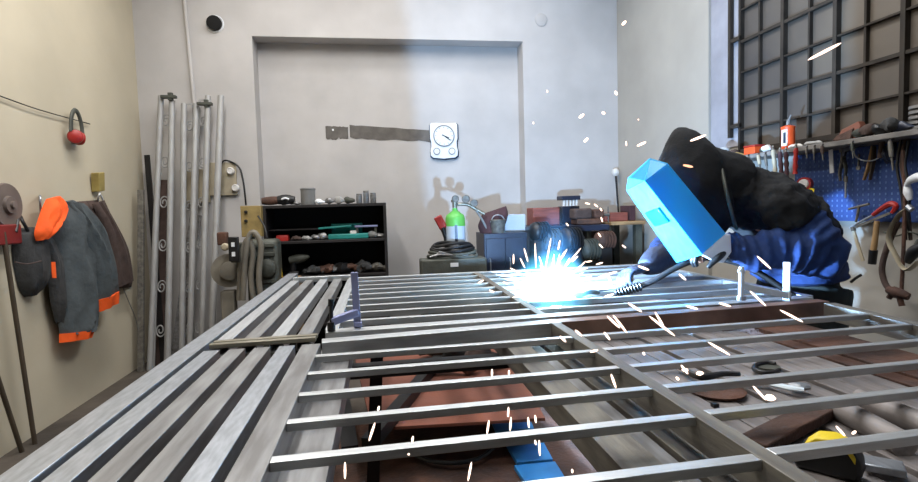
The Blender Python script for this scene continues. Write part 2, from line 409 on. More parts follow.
MB().drape(rows([(48, 204, 72, 200, .4), (46, 222, 86, 212, 1), (50, 245, 94, 235, 1.1), (54, 275, 96, 262, 1.1), (56, 305, 92, 295, 1.1), (59, 330, 90, 325, 1), (60, 336, 88, 331, .9)], .05), (1, 0, 0), .10, 20, .016, 1).build('body', 'jgrey', jg)
MB().drape(rows([(59, 334, 88, 329, .9), (59, 343, 86, 337, .8)], .052), (1, 0, 0), .10, 20, .016, 1, sub=2).build('hem', 'orange', jg, label='orange hem band')
MB().drape(rows([(66, 202, 82, 204, .4), (72, 225, 94, 222, 1), (80, 250, 102, 245, 1.1), (87, 275, 108, 268, 1.1), (93, 302, 112, 290, .9)], .10), (1, 0, 0), .09, 16, .012, 2).build('sleeve', 'jgrey', jg)
MB().drape(rows([(92, 301, 112, 289, .95), (94, 313, 115, 298, .8)], .10), (1, 0, 0), .09, 16, .010, 2, sub=2).build('cuff', 'orange', jg, label='orange cuff')
MB().drape(rows([(46, 199, 58, 196, .5), (41, 210, 62, 205, 1), (37, 222, 60, 216, 1), (34, 233, 54, 228, .9), (36, 241, 45, 238, .4)], .10), (1, 0, 0), .07, 18, .012, 4).build('hood', 'orange', jg, label='orange hood lining')
MB().drape(rows([(42, 238, 54, 236, .5), (46, 262, 56, 262, 1), (50, 300, 60, 305, 1), (55, 322, 61, 326, .5)], .04), (1, 0, 0), .06, 10, .008, 6).build('front_flap', 'bag', jg, label='darker open front flap')
MB().drape(rows([(51, 262, 55, 262, .5), (52, 278, 56, 278, .5)], .15), (1, 0, 0), .02, 6, .002, 6).build('pocket_tab', 'orange', jg, label='orange pocket tab')
MB().tube([PL(40, 196, .0), PL(40, 196, .06), PL(40, 202, .07), PL(41, 214, .05)], .006, 8, 3).build('coat_hook', 'zinc') ; tag(bpy.data.objects['coat_hook'], 'small metal coat hook on the left wall beside the orange hood', 'hook')
MB().tube([PL(98, 200, .0), PL(98, 198, .05), PL(100, 194, .07), PL(103, 200, .06)], .006, 8, 3).build('coat_hook', 'white'); tag(bpy.data.objects['coat_hook.001'], 'white coat hook on the left wall above the brown jacket', 'hook')
# cable hanging below the brown jacket
o = MB().tube([PL(122, 285, .02), PL(128, 300, .02), PL(136, 320, .02), PL(140, 345, .02)], .004, 6, 5).build('thin_cable', 'grey'); tag(o, 'thin grey cable trailing down the left wall below the brown jacket', 'cable')
# bag
bg = thing('tool_bag', PL(22, 228, .05), 'dark grey zipped bag hanging on the left wall left of the jackets', 'bag')
MB().drape(rows([(15, 229, 29, 227, .5), (12, 236, 33, 232, 1), (12, 255, 37, 250, 1.1), (15, 275, 38, 272, 1.1), (19, 290, 35, 287, .8), (24, 297, 31, 295, .4)], .0), (1, 0, 0), .10, 16, .01, 8).build('body', 'bag', bg)
MB().tube([PL(16, 232, .06), PL(18, 220, .05), PL(20, 216, .03), PL(23, 222, .05), PL(28, 231, .06)], .009, 8, 4).build('strap', 'black', bg)
MB().tube([PL(15, 262, .135), PL(27, 264, .14), PL(41, 261, .135)], .004, 6, 4).build('zip', 'jbrown', bg)
# grinding disc and red holder
c = PL(6, 205, .04)
gd = thing('wheel_on_red_holder', c+V((0, 0, -.15)), 'worn grey disc above a red holder at the left edge of the left wall', 'grinding wheel')
MB().lathe(c, (1, 0, 0), [(.115, -.012), (.12, 0), (.115, .012), (.05, .014), (.045, .03), (.02, .032), (.018, .045), (.003, .046)], 32).build('disc', 'wheel', gd)
MB().obox(c+V((0, -.02, -.16)), (.02, .1, .055), ((1, 0, 0), (0, 1, 0), (0, 0, 1))).build('holder', 'redd', gd, bevel=.008)
# poles
o = MB().tube([PL(3, 232, .05), P(35, 444, 2, .0)], .012, 10).build('long_pole', 'darkwood'); tag(o, 'long dark wooden pole leaning on the left wall below the red holder', 'pole')
o = MB().tube([PL(-18, 330, .05), P(22, 452, 2, .0)], .012, 10).build('long_pole', 'darkwood'); tag(o, 'lower dark pole leaning on the left wall at the left photo edge', 'pole')
# ============================================================ BACK LEFT: racked tubes
def PB(px, py, y): return P(px, py, 1, y)
def leaner(px0, py0, px1, py1, w, y0, y1, m, name, label, group=None, flat=None):
    # foot on the floor at depth y1, head at depth y0
    a = PB(px0, py0, y0); b = PB(px1, py1, y1)
    t = a.z/(a.z-b.z); foot = a.lerp(b, t)
    if flat: o = MB().bar(a, foot, w, flat, up=(0, 1, 0))
    else: o = MB().tube([a, foot], w/2, 14)
    o = o.build(name, m, bevel=0 if not flat else .002); return tag(o, label, 'steel tube', group)
L_ = [(161, 96, 150, 365, .034, 'leftmost of the pale tubes leaning in the back left corner'),
      (172, 101, 168, 350, .036, 'second pale tube from the left in the back corner bundle, beside a scroll panel'),
      (184, 104, 182, 345, .036, 'third pale tube from the left in the back corner bundle'),
      (196, 104, 190, 340, .034, 'fourth pale tube from the left in the back corner bundle'),
      (208, 96, 202, 335, .036, 'tall pale tube fifth from the left in the back corner bundle'),
      (221, 96, 212, 330, .040, 'rightmost pale tube of the back corner bundle, in front of the fuse box')]
for i, (a, b, c_, d_, w, lab) in enumerate(L_):
    leaner(a, b, c_, d_, w*1.35, 4.93, 4.62-.02*(i % 2), 'oldtube', 'steel_tube', lab)
# scroll-work panels between the tubes
def scroll_panel(px, ptop, pxb, w, y0, y1, lab):
    a = PB(px, ptop, y0); b = PB(pxb, 345, y1); t = a.z/(a.z-b.z); foot = a.lerp(b, t)
    r = thing('scroll_panel', foot, lab, 'ironwork panel')
    ax = (foot-a).normalized(); s = V((1, 0, 0)); n_ = ax.cross(s).normalized()
    MB().bar(a+s*w/2, foot+s*w/2, .014, .014, up=(0, 1, 0)).build('upright', 'oldtube', r)
    MB().bar(a-s*w/2, foot-s*w/2, .014, .014, up=(0, 1, 0)).build('upright', 'oldtube', r)
    MB().bar(a-s*w/2, a+s*w/2, .014, .014).build('top_bar', 'oldtube', r)
    L0 = (foot-a).length
    for k in range(6):
        ctr = a+ax*(.2+L0*.155*k); pts = []
        for j in range(26):
            th = j/25*math.pi*3.2; rr = (w*.47)*(1-.75*j/25)
            pts.append(ctr+s*math.cos(th)*rr+ax*math.sin(th)*rr*1.5*(1 if k % 2 else -1))
        MB().tube(pts, .006, 6, 1).build('scroll', 'oldtube', r)
    return r
scroll_panel(167, 98, 160, .085, 4.96, 4.66, 'wrought scroll panel leaning behind the leftmost pale tubes')
scroll_panel(190, 104, 188, .075, 4.97, 4.68, 'wrought scroll panel leaning behind the middle pale tubes')
scroll_panel(204, 100, 198, .075, 4.98, 4.69, 'wrought scroll panel leaning behind the two rightmost pale tubes')
for (px, py, lab) in ((169, 97, 'rusty bracket tying the heads of the leftmost pale tubes'), (205, 104, 'rusty bracket tying the heads of the rightmost pale tubes')):
    p = PB(px, py, 4.90); o = MB().box((p.x-.06, p.y-.03, p.z-.012), (p.x+.06, p.y+.02, p.z+.012)).box((p.x-.005, p.y-.02, p.z-.03), (p.x+.03, p.y+.02, p.z+.035)).build('bracket', 'machine', bevel=.003); tag(o, lab, 'bracket')
leaner(147, 155, 162, 345, .045, 4.93, 4.7, 'black_steel', 'flat_bar', 'dark flat bar leaning into the corner left of the pale tubes', None, .012)
leaner(163, 180, 160, 340, .075, 4.98, 4.76, 'jbrown', 'brown_board', 'dark brown board standing behind the two leftmost pale tubes', None, .02)
leaner(141, 190, 141, 345, .045, 4.80, 4.62, 'dull', 'steel_angle', 'short grey steel angle standing in the back left corner', None, .03)
leaner(196, 215, 178, 345, .09, 4.97, 4.78, 'pale_steel', 'wide_flat_tube', 'wide pale flat tube standing low among the corner bundle', None, .03)
# fuse box with sockets
c = PB(210, 186, YB)
fb = thing('fuse_box', V((c.x, YB-.03, c.z-.2)), 'beige electrical box with sockets on the wall behind the pale tubes', 'electrical box')
a, b = PB(182, 170, YB), PB(236, 202, YB)
MB().box((a.x, YB-.06, b.z), (a.x+.23, YB, a.z)).build('box_body', 'beige', fb, bevel=.006)
MB().box((a.x+.22, YB-.03, b.z+.06), (b.x+.02, YB, a.z+.06)).build('back_board', 'beige', fb, bevel=.004)
for px, py in ((231, 171), (236, 188)):
    q = PB(px, py, YB-.03); MB().lathe(q, (0, -1, 0), [(.032, 0), (.032, .03), (.024, .038), (.022, .034)], 20).build('socket', 'dial', fb)
q0, q1, q2 = PB(224, 163, YB-.04), PB(238, 166, YB-.04), PB(246, 205, YB-.04)
MB().tube([PB(219, 195, YB-.05), PB(218, 175, YB-.06), q0+V((0, 0, .02)), q1, PB(243, 180, YB-.05), q2], .008, 8, 5).build('cable', 'black', fb)
# yellow switch box on side of the shelf, hoses and compressor
yb = thing('switch_box', PB(251, 236, 4.62), 'ochre switch box with two black knobs beside the black shelf', 'switch box')
a, b = PB(240, 206, 4.55), PB(262, 234, 4.55)
MB().box((a.x, 4.55, b.z-.02), (b.x, 4.68, a.z)).build('case', 'ochre', yb, bevel=.005)
for px, py in ((246, 212), (246, 221)):
    MB().lathe(PB(px, py, 4.55), (0, -1, 0), [(.014, 0), (.012, .02), (.002, .022)], 14).build('knob', 'black', yb)
MB().box((a.x+.05, 4.57, 0), (a.x+.09, 4.61, b.z-.02)).build('post', 'machine', yb)
# welding machine with coiled grey hoses
mc = thing('compressor', P(262, 330, 1, 4.3), 'grey-green machine with ribbed casing standing left of the black shelf', 'machine')
mc.location.z = 0; ORG[mc.name] = V(mc.location)
a, b = PB(246, 240, 4.35), PB(281, 300, 4.35)
MB().box((a.x, 4.3, .12), (b.x, 4.5, a.z)).build('casing', 'machine', mc, bevel=.03)
for k in range(6):
    z = a.z-.06-.07*k; MB().box((a.x+.02, 4.285, z), (b.x-.02, 4.30, z+.03)).build('rib', 'machine', mc, bevel=.004)
MB().lathe((b.x-.08, 4.29, a.z-.22), (0, -1, 0), [(.07, 0), (.07, .03), (.04, .045), (.002, .046)], 22).build('fan_cap', 'machine', mc)
for sx in (a.x+.04, b.x-.04): MB().box((sx-.03, 4.32, 0), (sx+.03, 4.48, .14)).build('foot', 'black', mc)
hs = thing('hanging_hose', PB(240, 330, 4.2), 'thick grey hose hanging in long loops beside the pale tubes', 'hose')
for k, (x0, yt, x1, yb_) in enumerate(((241, 240, 257, 318), (245, 233, 265, 328))):
    MB().tube([PB(x0-2, 300, 4.22-.02*k), PB(x0, 262, 4.2-.02*k), PB(x0+4, yt+4, 4.2-.02*k), PB((x0+x1)/2, yt, 4.19-.02*k), PB(x1-4, yt+14, 4.2-.02*k), PB(x1-6, 280, 4.2-.02*k), PB(x1, yb_, 4.22-.02*k)], .021, 12, 5).build('loop', 'hose', hs)
hd = thing('hose_drum', PB(228, 300, 4.3), 'dusty grey drum with black gauge plate left of the hanging hose', 'drum')
MB().lathe(PB(229, 270, 4.34), (0.3, -1, 0), [(.11, 0), (.13, .01), (.13, .05), (.07, .055), (.07, .09), (.02, .1)], 24).build('drum', 'hose', hd)
q = PB(234, 249, 4.10); MB().box((q.x-.035, q.y-.02, q.z-.09), (q.x+.035, q.y+.02, q.z+.09)).build('gauge_plate', 'black', hd, bevel=.006)
for dz in (-.04, .03): MB().box((q.x-.01, q.y-.03, q.z+dz-.012), (q.x+.012, q.y-.02, q.z+dz+.02)).build('button', 'white', hd)
q = PB(225, 247, 4.24); MB().lathe(q, (0, -1, 0), [(.028, -.02), (.03, 0), (.02, .015), (.002, .018)], 18).build('knob', 'beige', hd)
q = PB(234, 252, 4.12); MB().box((q.x-.03, q.y+.0, q.z-.08), (q.x+.03, 4.32, q.z+.06)).build('gauge_housing', 'machine', hd, bevel=.01)
q = PB(229, 290, 4.36); MB().box((q.x-.05, 4.30, 0), (q.x+.05, 4.40, q.z)).build('stand', 'hose', hd, bevel=.01)
q = PB(225, 232, 4.33); MB().box((q.x-.05, 4.28, q.z-.1), (q.x+.02, 4.36, q.z+.0)).build('bracket', 'rust', hd, bevel=.01)
# ============================================================ BLACK SHELF
sy0, sy1 = 4.62, 4.98
a, b = PB(262, 203, sy0), PB(386, 203, sy0)
x0, x1, zt = a.x, b.x, (PB(300, 205, sy0).z+PB(360, 203, sy0).z)/2
z2 = PB(330, 240, sy0).z
sh = thing('black_shelf', ((x0+x1)/2, 4.8, 0), 'black open shelf unit with a middle board against the back wall', 'shelf')
MB().box((x0, sy0, zt-.025), (x1, sy1, zt)).build('top_board', 'shelf', sh, smooth=False, bevel=.002)
MB().box((x0+.025, sy0, z2-.022), (x1-.025, sy1-.02, z2)).build('shelf_board', 'shelf', sh, smooth=False, bevel=.002)
z3 = PB(330, 275, sy0).z
MB().box((x0+.025, sy0, z3-.022), (x1-.025, sy1-.02, z3)).build('shelf_board', 'shelf', sh, smooth=False, bevel=.002)
MB().box((x0+.025, sy0, .28), (x1-.025, sy1-.02, .30)).build('shelf_board', 'shelf', sh, smooth=False)
for xx in (x0, x1-.025): MB().box((xx, sy0, 0), (xx+.025, sy1, zt-.025)).build('side_panel', 'shelf', sh, smooth=False, bevel=.002)
MB().box((x0+.025, sy1-.02, 0), (x1-.025, sy1-.005, zt-.025)).build('back_panel', 'dark', sh, smooth=False)
MB().box((x0+.03, sy0+.1, z2+.09), (x0+.5, sy0+.3, z2+.10)).build('shelf_insert', 'shelf', sh, smooth=False)
def SX(px, py=220): return PB(px, py, sy0+.12).x
def onshelf(name, label, cat, group=None, z=None, px=0, y=sy0+.12): return thing(name, (SX(px), y, z), label, cat, group)
# top of shelf
t = onshelf('angle_grinder', 'brown and black angle grinder lying on the left end of the shelf top', 'grinder', None, zt, 272)
x = SX(263)
MB().tube([(x, 4.74, zt+.04), (x+.07, 4.74, zt+.042), (x+.13, 4.74, zt+.045)], [.03, .038, .034], 14, 3).build('gearbox', 'rust', t)
MB().tube([(x+.13, 4.74, zt+.045), (x+.2, 4.74, zt+.05), (x+.27, 4.74, zt+.045)], [.036, .044, .03], 14, 3).build('motor_body', 'black', t)
MB().tube([(x+.17, 4.69, zt+.05), (x+.2, 4.685, zt+.06), (x+.23, 4.69, zt+.05)], .008, 8, 3).build('side_badge', 'white', t)
t = onshelf('small_tin', 'grey cylindrical tin standing on the shelf top', 'tin', None, zt, 308)
MB().lathe((SX(309), 4.75, zt), (0, 0, 1), [(.06, 0), (.062, .004), (.062, .125), (.066, .13), (.066, .14), (.06, .142)], 24).build('can', 'grey', t)
MB().lathe((SX(309), 4.75, zt+.142), (0, 0, 1), [(.058, 0), (.055, .004)], 24).build('lid', 'pale_steel', t)
rnd = random.Random(5)
tops = [(286, 'bag', .03, 'dark rag lump behind the grinder on the shelf top'), (297, 'pale_steel', .018, 'flat pale metal scrap left of the tin on the shelf top'), (320, 'white', .022, 'white crumpled paper right of the tin on the shelf top'), (331, 'pale_steel', .026, 'pale fitting lying mid shelf top'), (340, 'oldtube', .03, 'grey pipe elbow lying mid shelf top'), (350, 'machine', .028, 'dark dusty lump next to the jar cluster on the shelf top')]
for px, m, r_, lab in tops:
    o = MB().loft([(SX(px)-.05, 4.74, zt+r_*.6, .004, .004), (SX(px)-.03, 4.75, zt+r_*.95, r_*.9, r_*.8), (SX(px)+.01, 4.73, zt+r_, r_, r_*.9), (SX(px)+.05, 4.74, zt+r_*.6, .004, .004)], 12, 4, nz=.014, nf=30).build('loose_part', m); tag(o, lab, 'hardware')
    o.location.z = zt
for px, hh_, m, lab in ((360, .085, 'zinc', 'small metal jar left of the tall jar on the shelf top'), (367, .11, 'zinc', 'tall metal jar near the right end of the shelf top'), (374, .09, 'pale_steel', 'rightmost metal jar on the shelf top')):
    t = thing('metal_jar', (SX(px), 4.74, zt), lab, 'jar')
    MB().lathe((SX(px), 4.74, zt), (0, 0, 1), [(.024, 0), (.026, .004), (.026, hh_*.8), (.02, hh_*.85)], 16).build('jar_body', m, t)
    MB().lathe((SX(px), 4.74, zt+hh_*.84), (0, 0, 1), [(.024, 0), (.024, hh_*.16)], 16).build('lid', 'grey', t)
# middle shelf
c = onshelf('red_box', 'small red box on the middle board of the black shelf', 'box', None, z2, 282)
MB().box((SX(276), 4.7, z2), (SX(288), 4.79, z2+.04)).build('tray', 'red', c, bevel=.004)
MB().box((SX(276)+.003, 4.703, z2+.04), (SX(288)-.003, 4.787, z2+.05)).build('lid', 'red', c, bevel=.003)
t = onshelf('power_tool_case', 'open teal plastic tool case on the middle board of the black shelf', 'tool case', None, z2, 345)
MB().box((SX(328), 4.68, z2), (SX(368), 4.86, z2+.045)).build('bottom_tray', 'teal', t, bevel=.008)
MB().obox((SX(346), 4.84, z2+.085), ((SX(362)-SX(330))/2, .012, .05), ((1, 0, 0), (0, 1, .4), (0, -.4, 1))).build('lid', 'teal', t, bevel=.006)
MB().obox((SX(335), 4.76, z2+.105), (.14, .07, .008), ((1, 0, .05), (0, 1, 0), (-.05, 0, 1))).build('flap', 'teal', t, bevel=.004)
MB().box((SX(350), 4.70, z2+.045), (SX(356), 4.74, z2+.07)).build('latch', 'dial', t)
t = onshelf('blue_grey_drill_bit_case', 'thin blue-grey bar case lying on top of the teal tool case', 'case', None, z2+.1, 365)
MB().obox((SX(366), 4.76, z2+.105), (.1, .05, .008), ((1, 0, 0), (0, 1, 0), (0, 0, 1))).build('plate', 'clamp', t, bevel=.003)
for sx in (-.08, .08): MB().box((SX(366)+sx-.01, 4.72, z2+.046), (SX(366)+sx+.01, 4.8, z2+.097)).build('foot', 'machine', t)
for px, m, r_, lab in ((296, 'jbrown', .022, 'brown tool piece right of the red box on the middle board'), (306, 'oldtube', .02, 'grey tool piece on the middle board, left of the dusty fittings'), (315, 'pale_steel', .024, 'dusty metal fitting on the middle board'), (322, 'pale_steel', .028, 'pale fitting touching the left end of the teal case'), (372, 'grey', .03, 'grey lump right of the teal case on the middle board'), (379, 'pale_steel', .022, 'pale fitting at the right end of the middle board')):
    o = MB().loft([(SX(px)-.05, 4.72, z2+r_*.6, .004, .004), (SX(px)-.02, 4.73, z2+r_, r_, r_*.9), (SX(px)+.02, 4.71, z2+r_*.9, r_*.8, r_*.8), (SX(px)+.05, 4.72, z2+r_*.6, .004, .004)], 12, 4, nz=.012, nf=34).build('tool_piece', m); tag(o, lab, 'hardware'); o.location.z = z2
# lower shelf clutter
t = thing('cordless_drill', (SX(295), 4.72, z3), 'grey-green drill lying on the lower board, left end', 'drill')
MB().tube([(SX(288), 4.72, z3+.13), (SX(296), 4.72, z3+.14), (SX(303), 4.71, z3+.15), (SX(308), 4.70, z3+.16)], [.035, .042, .03, .012], 14, 4).build('motor_body', 'machine', t)
MB().tube([(SX(292), 4.72, z3+.12), (SX(291), 4.72, z3+.03)], .025, 12).build('handle', 'black', t)
MB().box((SX(287), 4.68, z3), (SX(297), 4.76, z3+.035)).build('battery', 'black', t, bevel=.006)
lows = [(312, 'bag', .038, .09, 'dark crumpled rag'), (325, 'rust', .035, .06, 'rusty lump of scrap'), (338, 'black', .05, .08, 'black rag'), (350, 'rust', .035, .05, 'rusty brown sheath'), (362, 'bag', .05, .1, 'dark leather glove pile'), (374, 'dull', .035, .07, 'grey bundle of tools')]
for px, m, r_, hz, lab in lows:
    o = MB().loft([(SX(px)-.09, 4.72, z3+r_*.4, .005, .005), (SX(px)-.05, 4.74, z3+r_*.7, r_*1.2, r_*.6), (SX(px)+.03, 4.70, z3+r_*.9, r_*1.1, r_*.75), (SX(px)+.09, 4.72, z3+r_*.5, .005, .005)], 16, 5, nz=.035, nf=22, fold=.006).build('shelf_clutter', m); tag(o, lab+' on the lower board of the black shelf', 'rag' if 'rag' in lab else 'hardware'); o.location.z = z3
t = thing('yellow_bottle', PB(276, 272, 4.45), 'yellow plastic bottle standing left of the black shelf, in front of its side', 'bottle')
bz = t.location.z
MB().lathe(t.location, (0, 0, 1), [(.045, -.05), (.05, -.04), (.045, .06), (.03, .1), (.02, .13)], 18).build('bottle_body', 'yellow', t)
t.location = t.location
MB().tube([PB(272, 262, 4.42), PB(268, 245, 4.42), PB(265, 228, 4.45), PB(258, 216, 4.52)], .007, 8, 4).build('black_cable', 'black'); tag(bpy.data.objects['black_cable'], 'thin black cable curving down from the ochre switch box', 'cable')
bt = MB().box((PB(270, 280, 4.45).x, 4.35, 0), (PB(300, 280, 4.45).x, 4.55, bz-.05)).build('wooden_crate', 'wood', bevel=.004); tag(bt, 'wooden crate under the yellow bottle', 'crate')
# ============================================================ BACK CENTRE: gas cylinder, welder cart
cyY = 4.25
t = thing('gas_cylinder', V((PB(455, 230, cyY).x, cyY, 0)), 'gas cylinder with bright green shoulder and white body by the back wall', 'gas cylinder')
cx = PB(455.5, 230, cyY).x; zs_ = PB(455, 226, cyY).z; ztp = PB(455, 213, cyY).z; R_ = .08
MB().lathe((cx, cyY, 0), (0, 0, 1), [(R_*.9, 0), (R_, .02), (R_, zs_)], 28).build('cylinder_body', 'cylbody', t)
MB().lathe((cx, cyY, zs_), (0, 0, 1), [(R_, 0), (R_*.99, (ztp-zs_)*.6), (R_*.88, (ztp-zs_)*.85), (R_*.6, ztp-zs_), (.022, ztp-zs_+.02), (.02, ztp-zs_+.04)], 28).build('shoulder', 'green', t, label='bright green shoulder')
MB().box((cx-.018, cyY-R_-.004, zs_-.14), (cx+.004, cyY-R_+.012, zs_+.01)).build('printed_band', 'bluebox', t, smooth=False)
vt = ztp+.035
MB().lathe((cx, cyY, vt), (0, 0, 1), [(.02, 0), (.02, .05), (.03, .052), (.03, .07)], 14).build('valve', 'brass', t)
rg = thing('pressure_regulator', (cx+.04, cyY-.02, vt+.03), 'brass pressure regulator with two gauges on the gas cylinder', 'regulator')
for dx, dz, r_ in ((.085, .075, .032), (.15, .04, .032), (.0, .08, .028)):
    MB().lathe((cx+dx, cyY-.03, vt+dz), (0, -1, 0), [(r_, 0), (r_, .024), (r_*.85, .026), (r_*.82, .02)], 20).build('gauge', 'dull', rg)
MB().tube([(cx+.02, cyY-.02, vt+.035), (cx+.1, cyY-.02, vt+.03), (cx+.17, cyY-.02, vt-.01), (cx+.24, cyY-.02, vt-.05)], .014, 10, 3).build('body', 'brass', rg)
MB().tube([(cx+.17, cyY-.02, vt-.02), (cx+.22, cyY-.02, vt-.10), (cx+.27, cyY-.02, vt-.22), (cx+.26, cyY-.05, vt-.38)], .009, 8, 4).build('hose', 'grey', rg)
# red gun
g0 = PB(440, 225, cyY)
t = thing('rivet_gun', g0+V((0, 0, -.12)), 'red hand tool leaning on the left of the gas cylinder', 'hand tool')
MB().bar(g0+V((-.02, 0, .07)), g0+V((.03, 0, -.03)), .065, .04, up=(0, 1, 0)).build('head', 'red', t, bevel=.008)
MB().tube([g0+V((.02, 0, -.02)), g0+V((.045, 0, -.1)), g0+V((.05, 0, -.2))], [.024, .02, .018], 12, 3).build('handle', 'black', t)
# welder cart
wx0, wx1 = PB(421, 262, 3.95).x, PB(487, 262, 3.95).x; wzt = PB(450, 259, 3.95).z
t = thing('welding_power_unit', ((wx0+wx1)/2, 4.1, 0), 'dark grey welding machine box with coiled cable on top below the gas cylinder', 'welding machine')
MB().box((wx0, 3.95, .12), (wx1, 4.14, wzt)).build('case', 'machine', t, bevel=.012)
for sx in (wx0+.06, wx1-.06): MB().lathe((sx-.02, 4.05, .07), (1, 0, 0), [(.07, 0), (.07, .04)], 18).build('wheel', 'black', t)
MB().box(((wx0+wx1)/2-.03, 3.945, wzt-.06), ((wx0+wx1)/2+.03, 3.951, wzt-.03)).build('label_plate', 'white', t)
t = thing('coiled_cable', ((wx0+wx1)/2, 4.04, wzt), 'dark cable coiled in loops on the grey welding machine', 'cable')
for k in range(5):
    pts = []
    for j in range(17):
        th = j/16*2*math.pi; rx = .19-.012*k
        pts.append(((wx0+wx1)/2+.0+math.cos(th)*rx, 4.04+math.sin(th)*.08, wzt+.018+k*.022+.012*math.sin(th*2+k)))
    MB().tube(pts, .012, 8, 2).build('loop', 'black' if k > 1 else 'machine', t)
for k in range(3):
    pts = [((wx0+.07+.04*k), 3.97, wzt+.02), (wx0+.14, 3.96, wzt+.035+.01*k), (wx0+.24, 3.955, wzt+.03), (wx0+.36, 3.97, wzt+.02)]
    MB().tube(pts, .007, 6, 4).build('strand', 'pale_steel', t)
# dark cloth and pot on a low cupboard
kx0, kx1 = PB(484, 240, 4.15).x, PB(527, 240, 4.15).x; kz = PB(505, 233, 4.15).z
t = thing('dark_cupboard', ((kx0+kx1)/2, 4.3, 0), 'dark navy cupboard right of the gas cylinder', 'cupboard')
MB().box((kx0, 4.15, .05), (kx1, 4.5, kz)).build('carcass', 'bluebox', t, smooth=False, bevel=.006)
for k in range(2):
    a0 = kx0+.012+(kx1-kx0-.03)/2*k
    d_ = MB().box((a0, 4.135, .1), (a0+(kx1-kx0)/2-.02, 4.15, kz-.04)).build('door', 'bluebox', t, smooth=False, bevel=.004)
    MB().tube([(a0+.03, 4.135, kz-.2), (a0+.03, 4.115, kz-.2), (a0+.03, 4.115, kz-.3), (a0+.03, 4.135, kz-.3)], .005, 8).build('handle', 'zinc', d_)
a0 = PB(490, 222, 4.3)
o = MB().drape([(tuple(PB(482, 214, 4.32)), tuple(PB(506, 206, 4.32)), .6), (tuple(PB(480, 220, 4.3)), tuple(PB(508, 214, 4.3)), 1), (tuple(PB(478, 226, 4.3)), tuple(PB(505, 225, 4.3)), 1), (tuple(PB(480, 233, 4.3)), tuple(PB(500, 233, 4.3)), 1)], (0, -1, 0), .09, 14, .012, 3).build('folded_rag', 'denim'); tag(o, 'dark maroon rag heaped on the navy cupboard', 'rag')
pz = kz; px_ = PB(498, 225, 4.2).x
t = thing('metal_pot', (px_, 4.2, pz), 'dented grey metal pot in front of the maroon rag', 'pot')
MB().lathe((px_, 4.2, pz), (0, 0, 1), [(.05, 0), (.055, .01), (.062, .10), (.066, .105), (.06, .11), (.04, .09)], 22).build('pot_body', 'dull', t)
MB().tube([(px_-.06, 4.2, pz+.09), (px_-.03, 4.2, pz+.14), (px_+.03, 4.2, pz+.14), (px_+.06, 4.2, pz+.09)], .005, 8, 4).build('handle', 'zinc', t)
wt = PB(514, 218, 4.36)
o = MB().box((wt.x-.1, 4.36, kz), (wt.x+.1, 4.42, wt.z+.03)).build('paper_box', 'cylbody', bevel=.004); tag(o, 'white carton standing behind the pot on the navy cupboard', 'box')
# ---- long back bench with machines behind the arc
bx0, bx1 = PB(529, 240, 4.25).x, PB(612, 240, 4.25).x; bz_ = PB(560, 226, 4.25).z
t = thing('back_workbench', ((bx0+bx1)/2, 4.5, 0), 'dark steel workbench by the back wall behind the welding smoke', 'workbench')
MB().box((bx0, 4.25, bz_-.05), (bx1-.02, 4.85, bz_)).build('bench_top', 'bluebox', t, smooth=False, bevel=.004)
MB().box((bx0+.02, 4.3, .15), (bx0+.4, 4.8, bz_-.05)).build('drawer_unit', 'bluebox', t, smooth=False, bevel=.004)
for sx in (bx0+.45, bx1-.05): 
    for sy in (4.3, 4.78): MB().box((sx-.03, sy-.03, 0), (sx+.03, sy+.03, bz_-.05)).build('leg', 'black_steel', t, smooth=False)
MB().box((bx0+.4, 4.4, .3), (bx1-.05, 4.8, .34)).build('lower_shelf', 'black_steel', t, smooth=False)
def bb(px0, py0, px1, py1, y, d, m, name, lab, cat, **k):
    a, b = PB(px0, py0, y), PB(px1, py1, y); z0 = k.pop('z0', b.z)
    o = MB().box((a.x, y, z0), (b.x, y+d, a.z)).build(name, m, bevel=k.get('bevel', .006)); return tag(o, lab, cat)
o = bb(533, 208, 560, 226, 4.45, .2, 'woodred', 'reddish_wooden_box', 'reddish wooden box on the back bench behind the smoke', 'box', z0=bz_)
o = bb(560, 207, 562, 226, 4.44, .2, 'black_steel', 'steel_plate', 'dark steel plate standing beside the reddish wooden box', 'plate', z0=bz_)
a, b = PB(562, 196, 4.6), PB(580, 226, 4.6)
t = thing('navy_bin', ((a.x+b.x)/2, 4.65, bz_), 'tall navy bin filled with pale tools on the back bench', 'bin')
MB().box((a.x, 4.6, bz_), (b.x, 4.72, PB(570, 206, 4.6).z)).build('bin_body', 'bluebox', t, bevel=.006)
MB().box((a.x-.005, 4.59, PB(570, 200, 4.6).z), (b.x+.005, 4.73, a.z)).build('lid', 'bluebox', t, bevel=.004)
for k in range(5): MB().box((a.x+.01+.03*k, 4.6, PB(570, 206, 4.6).z), (a.x+.025+.03*k, 4.62, PB(570, 200, 4.6).z)).build('pale_tool', 'dial', t)
